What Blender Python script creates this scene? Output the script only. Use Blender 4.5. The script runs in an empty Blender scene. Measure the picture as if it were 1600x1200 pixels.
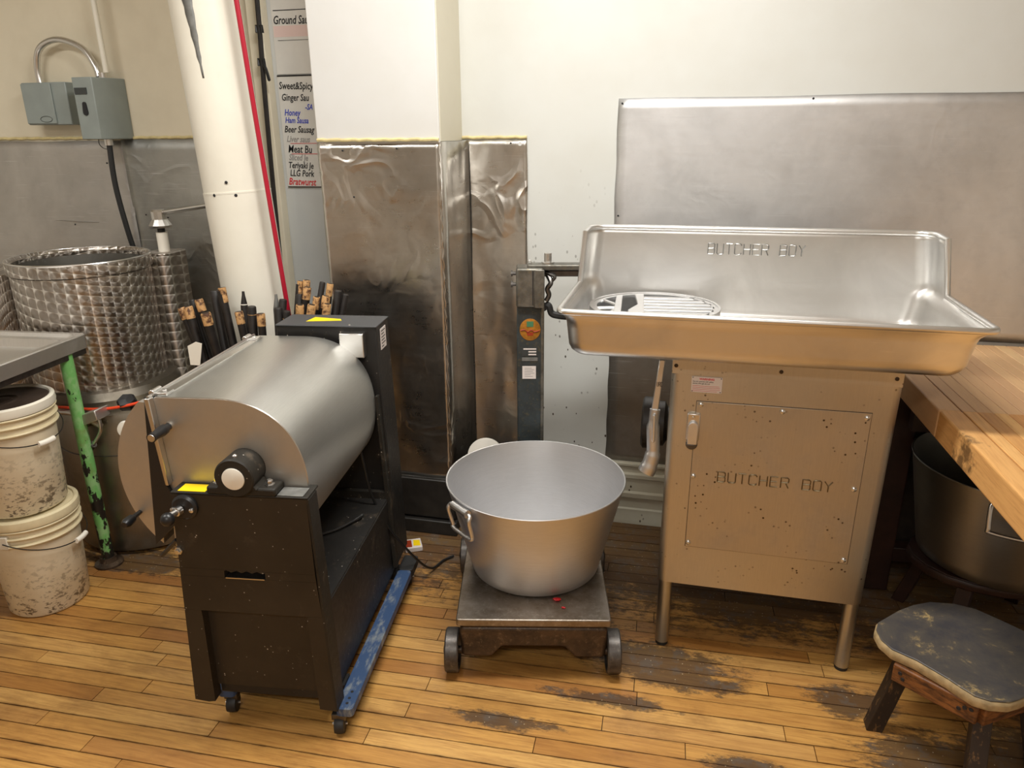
import bpy, bmesh, math, random
from mathutils import Vector, Matrix
S = bpy.context.scene
COL = S.collection
PI = math.pi
rnd = random.Random(7)

# ------------------------------------------------------------------ camera, world, lights
def look():
    t, r, y = 0.329161, -0.0081987, -0.2371283
    ct, st, cy, sy = math.cos(t), math.sin(t), math.cos(y), math.sin(y)
    F = Vector((sy * ct, cy * ct, -st)); rt = Vector((cy, -sy, 0)); up = rt.cross(F)
    R = rt * math.cos(r) + up * math.sin(r); U = up * math.cos(r) - rt * math.sin(r)
    m = Matrix.Identity(4)
    for i in range(3):
        m[i][0], m[i][1], m[i][2] = R[i], U[i], -F[i]
    m[2][3] = 1.6
    return m
cd = bpy.data.cameras.new('camera'); cam = bpy.data.objects.new('camera', cd); COL.objects.link(cam)
cd.sensor_width = 36; cd.lens = 36 * 1146.3 / 1600; cd.clip_start = 0.02
cam.matrix_world = look(); S.camera = cam
w = bpy.data.worlds.new('world'); S.world = w; w.use_nodes = True
w.node_tree.nodes['Background'].inputs[0].default_value = (1, .97, .92, 1)
w.node_tree.nodes['Background'].inputs[1].default_value = .05
S.view_settings.view_transform = 'Standard'; S.view_settings.look = 'None'
S.view_settings.gamma = 1; S.view_settings.exposure = 0.3; S.view_settings.use_curve_mapping = False

def area(x, y, z, sx, sy, power, col=(1, .985, .945)):
    l = bpy.data.lights.new('fluorescent_light', 'AREA'); l.shape = 'RECTANGLE'
    l.size = sx; l.size_y = sy; l.energy = power; l.color = col
    o = bpy.data.objects.new('fluorescent_light', l); COL.objects.link(o); o.location = (x, y, z)
    return o
LAMPS = [(-.35, 1.72, 2.82, 1.25, .2, 46), (-.1, -1.1, 2.82, 1.25, .3, 38), (-2.4, 1.0, 2.82, 1.25, .3, 24)]
for a in LAMPS: area(*a)

# ------------------------------------------------------------------ mesh helpers
def BM(): return bmesh.new()
def box(bm, x0, x1, y0, y1, z0, z1):
    v = [bm.verts.new(p) for p in ((x0,y0,z0),(x1,y0,z0),(x1,y1,z0),(x0,y1,z0),(x0,y0,z1),(x1,y0,z1),(x1,y1,z1),(x0,y1,z1))]
    for f in ((3,2,1,0),(4,5,6,7),(0,1,5,4),(1,2,6,5),(2,3,7,6),(3,0,4,7)): bm.faces.new([v[i] for i in f])
    return bm
def prism(bm, pts, a, b, axis='y'):
    def P(p, q):
        if axis == 'y': return (p[0], q, p[1])
        if axis == 'z': return (p[0], p[1], q)
        return (q, p[0], p[1])
    A = [bm.verts.new(P(p, a)) for p in pts]; B = [bm.verts.new(P(p, b)) for p in pts]
    n = len(pts)
    fs = [bm.faces.new(A), bm.faces.new(B[::-1])]
    for i in range(n): fs.append(bm.faces.new((A[i], B[i], B[(i+1) % n], A[(i+1) % n])))
    bmesh.ops.recalc_face_normals(bm, faces=fs)
    return bm
def loft(bm, rings, cap0=True, cap1=True, closed=True):
    R = [[bm.verts.new(p) for p in r] for r in rings]; n = len(R[0]); fs = []
    for a, b in zip(R, R[1:]):
        for i in range(n if closed else n-1):
            j = (i+1) % n; fs.append(bm.faces.new((a[i], a[j], b[j], b[i])))
    if cap0: fs.append(bm.faces.new(R[0][::-1]))
    if cap1: fs.append(bm.faces.new(R[-1]))
    bmesh.ops.recalc_face_normals(bm, faces=fs)
    return bm
def frame(d):
    d = d.normalized(); u = Vector((0, 0, 1)) if abs(d.z) < .9 else Vector((1, 0, 0))
    a = d.cross(u).normalized(); return a, d.cross(a).normalized()
def tube(bm, pts, r, n=12, caps=True, closed=False, sq=1.0):
    P = [Vector(p) for p in pts]; rings = []
    rr = r if isinstance(r, (list, tuple)) else [r] * len(P)
    pa = None
    for i, p in enumerate(P):
        if closed: d = P[(i+1) % len(P)] - P[i-1]
        else: d = P[min(i+1, len(P)-1)] - P[max(i-1, 0)]
        if d.length < 1e-9: d = Vector((0, 0, 1))
        d.normalize()
        if pa is None: a, b = frame(d)
        else:
            a = (pa - d * pa.dot(d)).normalized(); b = d.cross(a).normalized()
        pa = a
        rings.append([p + a * (rr[i] * math.cos(2*PI*k/n)) + b * (rr[i] * sq * math.sin(2*PI*k/n)) for k in range(n)])
    if closed: rings.append(rings[0])
    if closed:
        R = [[bm.verts.new(q) for q in r_] for r_ in rings[:-1]]; fs = []
        for i in range(len(R)):
            A, B = R[i], R[(i+1) % len(R)]
            for k in range(n): fs.append(bm.faces.new((A[k], A[(k+1) % n], B[(k+1) % n], B[k])))
        bmesh.ops.recalc_face_normals(bm, faces=fs)
        return bm
    return loft(bm, rings, caps, caps)
def smooth(pts, n=8):
    P = [Vector(p) for p in pts]; out = []
    for i in range(len(P)-1):
        p0, p1, p2, p3 = P[max(i-1,0)], P[i], P[i+1], P[min(i+2, len(P)-1)]
        for k in range(n):
            t = k/n
            out.append(.5*((2*p1)+(p2-p0)*t+(2*p0-5*p1+4*p2-p3)*t*t+(3*p1-p0-3*p2+p3)*t**3))
    out.append(P[-1]); return out
def cyl(bm, p0, p1, r0, r1=None, n=24, caps=True):
    return tube(bm, [p0, p1], [r0, r0 if r1 is None else r1], n, caps)
def lathe(bm, prof, c=(0, 0, 0), n=48, caps=False, sx=1, sy=1):
    rings = [[(c[0]+r*sx*math.cos(2*PI*k/n), c[1]+r*sy*math.sin(2*PI*k/n), c[2]+z) for k in range(n)] for r, z in prof]
    return loft(bm, rings, caps, caps)
def axlathe(bm, prof, c, d, n=20, caps=True):
    """profile (radius, distance along d) about an arbitrary axis"""
    d = Vector(d).normalized(); a, b = frame(d); c = Vector(c)
    rings = [[c + d*h + a*(r*math.cos(2*PI*k/n)) + b*(r*math.sin(2*PI*k/n)) for k in range(n)] for r, h in prof]
    return loft(bm, rings, caps, caps)
def ball(bm, c, r, s=(1,1,1), n=14):
    bmesh.ops.create_uvsphere(bm, u_segments=n, v_segments=n//2+2, radius=r, matrix=Matrix.Translation(c) @ Matrix.Diagonal((*s, 1)))
    return bm
def arc(cx, cz, r, a0, a1, n=12):
    return [(cx + r*math.cos(math.radians(a0+(a1-a0)*i/n)), cz + r*math.sin(math.radians(a0+(a1-a0)*i/n))) for i in range(n+1)]
def rrect(x0, x1, y0, y1, r, n=6):
    return arc(x1-r, y0+r, r, -90, 0, n) + arc(x1-r, y1-r, r, 0, 90, n) + arc(x0+r, y1-r, r, 90, 180, n) + arc(x0+r, y0+r, r, 180, 270, n)

def obj(name, bm, mat, parent=None, bev=0, sm=True, ang=35, label=None, solid=0, seg=2):
    me = bpy.data.meshes.new(name); bm.to_mesh(me); bm.free()
    me.materials.append(mat)
    if sm:
        me.polygons.foreach_set('use_smooth', [True]*len(me.polygons)); me.set_sharp_from_angle(angle=math.radians(ang))
    o = bpy.data.objects.new(name, me); COL.objects.link(o)
    if parent: o.parent = parent
    if solid:
        m = o.modifiers.new('solid', 'SOLIDIFY'); m.thickness = solid; m.offset = 0
    if bev:
        m = o.modifiers.new('bevel', 'BEVEL'); m.width = bev; m.segments = seg; m.limit_method = 'ANGLE'; m.angle_limit = math.radians(40)
        m.harden_normals = False
    if label: o['label'] = label
    return o
def empty(name, loc, rz=0):
    o = bpy.data.objects.new(name, None); COL.objects.link(o); o.location = loc; o.rotation_euler = (0, 0, rz); o.empty_display_size = .05
    return o
def tag(o, label, cat, group=None):
    o['label'] = label; o['category'] = cat
    if group: o['group'] = group
    return o
def struct(o): o['kind'] = 'structure'; return o
def thing(name, label, cat, loc=(0,0,0), rz=0, group=None): return tag(empty(name, loc, rz), label, cat, group)
def text(name, s, size, mat, parent, mtx, ext=.0004, shear=0, align='LEFT', bold=0, sx=1):
    c = bpy.data.curves.new(name, 'FONT'); c.body = s; c.size = size; c.extrude = ext; c.shear = shear; c.align_x = align; c.resolution_u = 2; c.offset = bold
    t = bpy.data.objects.new(name, c); COL.objects.link(t)
    dg = bpy.context.evaluated_depsgraph_get(); me = bpy.data.meshes.new_from_object(t.evaluated_get(dg))
    bpy.data.objects.remove(t); bpy.data.curves.remove(c)
    me.materials.clear(); me.materials.append(mat)
    o = bpy.data.objects.new(name, me); COL.objects.link(o); o.parent = parent; o.matrix_local = mtx @ Matrix.Diagonal((sx, 1, 1, 1))
    return o
def facing(x, y, z, rz=0, roll=0):      # text standing upright and read from -y
    return Matrix.Translation((x, y, z)) @ Matrix.Rotation(rz, 4, 'Z') @ Matrix.Rotation(PI/2, 4, 'X') @ Matrix.Rotation(roll, 4, 'Z')

# ------------------------------------------------------------------ materials
def srgb(r, g, b):
    f = lambda c: (c/255/12.92) if c <= 10 else ((c/255+.055)/1.055)**2.4
    return (f(r), f(g), f(b), 1)
class N:
    def __init__(s, name):
        s.m = bpy.data.materials.new(name); s.m.use_nodes = True; s.t = s.m.node_tree; s.b = s.t.nodes['Principled BSDF']
    def n(s, ty, **kw):
        o = s.t.nodes.new(ty)
        for k, v in kw.items():
            if k in ('operation', 'data_type', 'blend_type', 'feature', 'distance', 'wave_type', 'bands_direction', 'interpolation', 'normalize', 'clamp'): setattr(o, k, v)
            else: s.put(o, k, v)
        return o
    def put(s, o, k, v):
        i = o.inputs[int(k[1:])] if k[0] == 'i' and k[1:].isdigit() else o.inputs[k]
        if isinstance(v, bpy.types.NodeSocket): s.t.links.new(v, i)
        else: i.default_value = v
    def set(s, k, v): s.put(s.b, k, v)
    def coord(s, kind='Object', scale=(1,1,1), rot=(0,0,0), loc=(0,0,0)):
        if kind == 'World': o = s.n('ShaderNodeNewGeometry').outputs['Position']
        else: o = s.n('ShaderNodeTexCoord').outputs[kind]
        m = s.n('ShaderNodeMapping'); s.put(m, 'i0', o); m.inputs['Scale'].default_value = scale; m.inputs['Rotation'].default_value = rot; m.inputs['Location'].default_value = loc
        return m.outputs[0]
    def noise(s, vec, scale, detail=4, rough=.55, dist=0):
        return s.n('ShaderNodeTexNoise', Vector=vec, Scale=scale, Detail=detail, Roughness=rough, Distortion=dist).outputs[0]
    def vor(s, vec, scale, out=0, feature='F1', rand=1): return s.n('ShaderNodeTexVoronoi', feature=feature, Vector=vec, Scale=scale, Randomness=rand).outputs[out]
    def ramp(s, fac, stops, interp='LINEAR'):
        r = s.n('ShaderNodeValToRGB', i0=fac); e = r.color_ramp.elements; r.color_ramp.interpolation = interp
        while len(e) < len(stops): e.new(.5)
        for k, (p, c) in zip(e, stops): k.position = p; k.color = c if len(c) == 4 else (*c, 1)
        return r.outputs[0]
    def step(s, fac, a, b): return s.ramp(fac, [(a, (0,0,0,1)), (b, (1,1,1,1))])
    def mix(s, f, a, b, bt='MIX'):
        m = s.n('ShaderNodeMix', data_type='RGBA', blend_type=bt); m.clamp_factor = True
        s.put(m, 'i0', f); s.put(m, 'i6', a); s.put(m, 'i7', b); return m.outputs[2]
    def math(s, op, a, b=0, c=None):
        m = s.n('ShaderNodeMath', operation=op); s.put(m, 'i0', a); s.put(m, 'i1', b)
        if c is not None: s.put(m, 'i2', c)
        return m.outputs[0]
    def bump(s, h, strength=.3, dist=.01, prev=None):
        b = s.n('ShaderNodeBump', Strength=strength, Distance=dist, Height=h)
        if prev: s.put(b, 'Normal', prev)
        return b.outputs[0]
    def sep(s, v): return s.n('ShaderNodeSeparateXYZ', i0=v).outputs
    def comb(s, x, y, z): return s.n('ShaderNodeCombineXYZ', i0=x, i1=y, i2=z).outputs[0]
G = lambda v: (v, v, v, 1)
def plain(name, col, rough=.5, metal=0, bumpn=None, vary=.0, spec=.5):
    m = N(name); m.set('Roughness', rough); m.set('Metallic', metal); m.set('Specular IOR Level', spec)
    if vary or bumpn:
        v = m.coord('Object'); n = m.noise(v, bumpn[0] if bumpn else 8)
        if vary: m.set('Base Color', m.mix(m.step(n, .35, .65), tuple(c*(1-vary) for c in col[:3])+(1,), col))
        else: m.set('Base Color', col)
        if bumpn: m.set('Normal', m.bump(n, bumpn[1], .002))
    else: m.set('Base Color', col)
    return m.m
def steel(name, col=(.62,.60,.57,1), rough=.3, brush=(1,1,60), kind='Object', grime=0, gcol=(.09,.06,.035,1), dent=0, scratch=.25, gscale=6, spots=0):
    """brushed stainless: streak noise drives roughness and a fine relief; optional grime and dents"""
    m = N(name); m.set('Metallic', 1)
    v = m.coord(kind); vb = m.coord(kind, scale=brush)
    st = m.noise(vb, 9, 3, .6); cl = m.noise(v, 5, 4, .6); c2 = m.noise(v, 1.7, 2, .5, .6)
    r = m.math('ADD', m.math('MULTIPLY', st, .12), m.math('ADD', m.math('MULTIPLY', cl, .16), rough-.14)); m.set('Roughness', r)
    base = m.mix(m.step(c2, .35, .65), tuple(c*.9 for c in col[:3])+(1,), col)
    base = m.mix(m.math('MULTIPLY', m.step(st, .3, .75), .25), base, tuple(c*.72 for c in col[:3])+(1,))
    met = 1.0
    if grime:
        gm = m.math('MULTIPLY', m.step(m.noise(v, gscale, 6, .7), .52, .75), grime)
        base = m.mix(gm, base, gcol); m.set('Metallic', m.math('SUBTRACT', 1, m.math('MULTIPLY', gm, .8)))
    if spots:
        sp = m.math('MULTIPLY', m.step(m.math('SUBTRACT', .21, m.vor(v, 55)), .0, .09), m.step(m.noise(v, 7, 3), .52, .6))
        base = m.mix(m.math('MULTIPLY', sp, spots), base, (.06,.035,.015,1))
    m.set('Base Color', base)
    nr = m.bump(st, scratch*.35, .0006)
    if dent:
        nr = m.bump(m.noise(v, 3.2, 3, .5, .4), dent, .03, nr); nr = m.bump(m.noise(v, 11, 2, .5), dent*.5, .006, nr)
    m.set('Normal', nr)
    return m.m
def scratchy(m, v, base, amt, col):
    for ang, sc in ((.25, (3, 1, 90)), (-.5, (4, 1, 110)), (1.2, (4, 1, 120))):
        q = m.n('ShaderNodeMapping'); m.put(q, 'i0', v); q.inputs['Rotation'].default_value = (0, ang, 0); q.inputs['Scale'].default_value = sc
        s_ = m.step(m.noise(q.outputs[0], 1.6, 2, .5), .70, .76)
        base = m.mix(m.math('MULTIPLY', s_, amt), base, col)
    return base

# walls
def paint(name, col, dirt=.0, speck=0, rough=.45, dcol=(.42,.36,.25,1)):
    m = N(name); v = m.coord('World'); n = m.noise(v, 3.5, 5, .6)
    b = m.mix(m.math('MULTIPLY', m.step(n, .4, .7), .12+dirt), col, dcol)
    z = m.sep(v)[2]
    if speck:
        low = m.step(m.math('SUBTRACT', 1.55, z), .0, .9)
        d = m.n('ShaderNodeMapping'); m.put(d, 'i0', v); d.inputs['Scale'].default_value = (1, 1, .6)
        sp = m.math('MULTIPLY', m.step(m.math('SUBTRACT', .17, m.vor(d.outputs[0], 42)), 0, .03), m.step(m.noise(v, 9, 3, .6), .5, .56))
        b = m.mix(m.math('MULTIPLY', m.math('MULTIPLY', sp, low), speck), b, (.05,.035,.02,1))
    m.set('Base Color', b); m.set('Roughness', rough); m.set('Normal', m.bump(m.noise(v, 60, 3), .08, .002, m.bump(m.noise(v, 6, 2), .12, .006)))
    return m.m
M = {}
M['white'] = paint('white_wall_paint', srgb(208,209,204), speck=1)
M['white2'] = paint('white_column_paint', srgb(208,208,205), rough=.4)
M['shade'] = paint('shaded_return_beige', srgb(214,208,188))  # shaded side tone of the white pilaster, put into the colour
M['cream'] = paint('cream_wall_paint', srgb(222,213,190), dirt=.12)
M['bluish'] = paint('bluish_white_paint', srgb(212,214,212), dirt=.08, dcol=(.35,.4,.5,1))
M['pipe'] = paint('white_pipe_paint', srgb(232,228,214), dirt=.05, rough=.35)
M['ceil'] = plain('ceiling_paint', srgb(225,222,212), .7)
M['room'] = plain('room_wall_paint', srgb(224,221,212), .6)
M['roomlow'] = plain('room_low_wall', srgb(62,54,44), .5)
M['basewhite'] = paint('grey_white_baseboard_paint', srgb(196,194,178), dirt=.45, speck=1)
M['basedark'] = plain('dark_tar_baseboard', (.022,.019,.016,1), .5, 0, (25,.6), .4)
M['glue'] = plain('yellowed_caulk', srgb(222,205,150), .6, 0, (30,.4), .25)

def sheet(name, col, rough, dent, dirt=.15, kind='World'):
    m = N(name); v = m.coord(kind); m.set('Metallic', 1)
    vb = m.coord(kind, scale=(1, 1, 1)); n1 = m.noise(v, 2.4, 4, .6, .5); n2 = m.noise(v, 14, 5, .65); n3 = m.noise(m.coord(kind, scale=(2,2,30)), 3, 3, .6)
    b = m.mix(m.step(n1, .35, .7), col, tuple(c*.72 for c in col[:3])+(1,))
    b = m.mix(m.math('MULTIPLY', m.step(n2, .5, .8), dirt), b, (.16,.12,.08,1))
    b = scratchy(m, v, b, .35, (.8,.8,.8,1))
    m.set('Base Color', b)
    m.set('Roughness', m.math('ADD', m.math('MULTIPLY', n2, .18), m.math('ADD', rough-.1, m.math('MULTIPLY', n3, .08))))
    nn = m.bump(m.noise(v, 2.0, 2, .5, .3), dent, .05); nn = m.bump(m.noise(v, 8, 2, .5, .6), dent*.6, .01, nn); nn = m.bump(n3, .08, .001, nn)
    rg = m.math('SUBTRACT', 1, m.math('MULTIPLY', m.math('ABSOLUTE', m.math('SUBTRACT', m.noise(v, 4.5, 2, .5, 1.2), .5)), 9)); rg = m.math('MAXIMUM', rg, 0)
    nn = m.bump(m.math('MULTIPLY', rg, m.step(m.noise(v, 3, 2), .5, .62)), dent*1.1, .006, nn)
    m.set('Normal', nn); return m.m
M['sheet_col'] = sheet('dented_stainless_sheet', (.68,.65,.60,1), .27, .6, .25)
M['sheet_right'] = sheet('scratched_aluminium_sheet', (.78,.78,.78,1), .48, .035, .15)
M['sheet_left'] = sheet('dull_galvanised_sheet', (.60,.58,.55,1), .52, .3, .1)
M['sheet_left2'] = sheet('dark_galvanised_sheet', (.50,.50,.47,1), .5, .3, .2)
M['sheet_low'] = sheet('warm_grey_sheet', (.40,.37,.33,1), .5, .12, .3)

M['tray'] = steel('brushed_tray_steel', (.74,.73,.71,1), .30, (2.5,30,30), scratch=.3)
def tray_mat():
    m = N('polished_brushed_tray'); m.set('Metallic', 1); v = m.coord('World')
    st = m.noise(m.coord('World', scale=(3, 40, 60)), 5, 3, .6); cl = m.noise(v, 4, 4, .6, .8)
    b = m.mix(m.step(cl, .4, .7), (.78,.77,.75,1), (.66,.65,.63,1)); b = scratchy(m, v, b, .3, (.95,.95,.95,1))
    m.set('Base Color', b); m.set('Roughness', m.math('ADD', m.math('MULTIPLY', st, .1), m.math('ADD', .22, m.math('MULTIPLY', cl, .14))))
    m.set('Normal', m.bump(st, .1, .0005)); return m.m
M['tray'] = tray_mat()
M['letterc'] = plain('letter_shade_brown', (.22,.17,.10,1), .4, 1); M['lettert'] = plain('letter_shade_grey', (.30,.30,.29,1), .3, 1)  # darker than the steel, painting in the shade round the raised letters
M['cab'] = steel('worn_cabinet_steel', (.62,.57,.48,1), .44, (30,30,2), grime=.25, gcol=(.30,.22,.13,1), gscale=4, spots=.9)
M['door'] = steel('speckled_door_steel', (.60,.54,.45,1), .46, (30,30,2), grime=.35, gcol=(.28,.20,.12,1), gscale=5, spots=1)
M['legst'] = steel('dull_leg_steel', (.55,.52,.45,1), .4, (20,20,2), grime=.3)
M['guard'] = steel('dull_cast_aluminium', (.66,.66,.66,1), .5, (3,3,3), scratch=.1)
M['alu'] = steel('cast_aluminium', (.78,.78,.78,1), .38, (3,3,3), scratch=.1)
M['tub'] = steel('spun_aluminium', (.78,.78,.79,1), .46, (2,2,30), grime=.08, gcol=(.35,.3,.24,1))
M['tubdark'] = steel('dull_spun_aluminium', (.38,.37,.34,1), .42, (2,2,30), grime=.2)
M['chrome'] = plain('chrome', (.8,.8,.8,1), .15, 1)
M['bright'] = plain('bright_steel', (.7,.69,.67,1), .28, 1)
M['darksteel'] = plain('dark_steel', (.16,.15,.14,1), .4, 1, (30,.2), .3)
M['drum'] = steel('satin_drum_steel', (.68,.68,.65,1), .40, (40,2,40), scratch=.3)
M['drumend'] = steel('drum_end_steel', (.62,.59,.54,1), .52, (3,3,3), grime=.12, gcol=(.25,.15,.07,1), gscale=3, dent=.03)
def blackpaint(name, col=(.035,.03,.026,1), wear=.6, rough=.4):
    m = N(name); v = m.coord('Object'); n = m.noise(v, 14, 6, .7); n2 = m.noise(v, 60, 4, .7); n3 = m.noise(v, 3, 4, .6)
    b = m.mix(m.math('MULTIPLY', m.step(n3, .35, .7), .6), col, tuple(c*2.1 for c in col[:3])+(1,))
    b = m.mix(m.math('MULTIPLY', m.step(n, .58, .75), wear*.6), b, (.17,.13,.09,1))
    b = m.mix(m.math('MULTIPLY', m.step(m.math('SUBTRACT', .12, m.vor(v, 60)), 0, .03), m.step(n, .5, .6)), b, (.5,.45,.38,1))
    m.set('Base Color', b); m.set('Specular IOR Level', .3); m.set('Roughness', m.math('ADD', rough-.1, m.math('MULTIPLY', n2, .25))); m.set('Normal', m.bump(n2, .15, .001)); return m.m
M['black'] = blackpaint('worn_black_paint', (.014,.013,.012,1))
M['brownblack'] = blackpaint('brown_black_paint', (.024,.018,.012,1), .35, .45)
M['blackclean'] = plain('black_plastic', (.012,.012,.013,1), .35)
M['blackrough'] = blackpaint('grimy_black_casting', (.016,.014,.011,1), 1, .5)
M['rubber'] = plain('black_rubber', (.015,.015,.015,1), .55)
M['grey'] = plain('dark_grey_cover', (.055,.057,.06,1), .5)
M['blue'] = None
m = N('scuffed_blue_paint'); v = m.coord('Object'); n = m.noise(m.coord('Object', scale=(3,1,1)), 14, 6, .7)
m.set('Base Color', m.mix(m.step(n, .50, .66), srgb(48,72,108), srgb(126,132,134))); m.set('Roughness', .5); M['blue'] = m.m
m = N('chipped_green_paint'); v = m.coord('Object', scale=(1,1,.6)); n = m.noise(v, 26, 5, .65); z = m.sep(m.coord('Object'))[2]
chip = m.step(m.math('ADD', n, m.math('MULTIPLY', m.math('SUBTRACT', .62, z), .30)), .60, .62)
bb = m.mix(m.step(m.noise(v, 40, 3), .45, .6), srgb(112,176,98), srgb(140,186,124)); bb = m.mix(m.step(m.noise(v, 18, 4), .55, .7), bb, srgb(120,140,80))
m.set('Base Color', m.mix(chip, bb, (.012,.010,.008,1))); m.set('Roughness', .45); m.set('Normal', m.bump(chip, .4, .001)); M['green'] = m.m
def rusty(name, a=(.10,.065,.04,1), b=(.045,.032,.024,1), c=(.26,.19,.12,1), metal=.5, rough=.42):
    m = N(name); v = m.coord('Object'); n = m.noise(v, 16, 6, .7); n2 = m.noise(v, 70, 4, .7)
    q = m.mix(m.step(n, .35, .6), b, a); q = m.mix(m.math('MULTIPLY', m.step(n2, .55, .75), .7), q, c)
    m.set('Base Color', q); m.set('Metallic', metal); m.set('Roughness', m.math('ADD', rough-.08, m.math('MULTIPLY', n, .2))); m.set('Normal', m.bump(n2, .3, .0015)); return m.m
M['rust'] = rusty('rusty_cast_iron')
M['platsteel'] = rusty('stained_platform_steel', (.30,.26,.22,1), (.20,.16,.12,1), (.46,.42,.36,1), .85, .32)
M['wheeliron'] = rusty('grey_wheel_iron', (.12,.11,.10,1), (.07,.06,.055,1), (.2,.17,.14,1), .7, .4)
M['beampaint'] = rusty('worn_bluegreen_paint', (.035,.04,.04,1), (.05,.062,.066,1), (.15,.12,.05,1), .3, .4)
M['headpaint'] = rusty('greasy_steel_head', (.10,.095,.08,1), (.20,.19,.165,1), (.22,.16,.07,1), .6, .36)

def swirl(name, cx, cy, R):
    """engine-turned stainless: overlapping round brush marks, each a shallow dimple"""
    m = N(name); m.set('Metallic', 1)
    X = m.sep(m.coord('World')); ang = m.math('ARCTAN2', m.math('SUBTRACT', X[1], cy), m.math('SUBTRACT', X[0], cx))
    u = m.math('MULTIPLY', ang, R/.040); vv = m.math('DIVIDE', X[2], .040)
    vv = m.math('ADD', vv, m.math('MULTIPLY', u, .18))
    fu = m.math('SUBTRACT', m.math('FRACT', u), .62); fv = m.math('SUBTRACT', m.math('FRACT', vv), .40)
    r2 = m.math('SQRT', m.math('ADD', m.math('MULTIPLY', fu, fu), m.math('MULTIPLY', fv, fv)))
    a = m.math('ARCTAN2', fv, fu)
    h = m.math('SUBTRACT', 1, m.math('MULTIPLY', r2, r2))
    m.set('Normal', m.bump(h, .6, .0060))
    ca, sa = m.math('COSINE', a), m.math('SINE', a); ct, st = m.math('COSINE', ang), m.math('SINE', ang)
    m.set('Tangent', m.comb(m.math('MULTIPLY', sa, st), m.math('MULTIPLY', m.math('MULTIPLY', sa, ct), -1), ca))
    m.set('Anisotropic', .85)
    m.set('Base Color', m.mix(m.step(r2, .50, .64), (.40,.36,.32,1), (.80,.77,.72,1)))
    m.set('Roughness', m.math('ADD', .30, m.math('MULTIPLY', m.noise(m.coord('World'), 30, 3), .1)))
    return m.m
M['swirl'] = swirl('engine_turned_steel', -2.354, 2.444, .257)
M['swirlbox'] = swirl('engine_turned_steel_housing', -2.6, 2.2, .6)
M['basest'] = steel('grimy_base_steel', (.30,.27,.22,1), .4, (20,20,2), grime=.5, gcol=(.05,.045,.03,1), gscale=5)
M['sinkst'] = steel('sink_steel', (.74,.72,.68,1), .44, (30,3,3), grime=.25, gcol=(.2,.15,.1,1))

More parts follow.
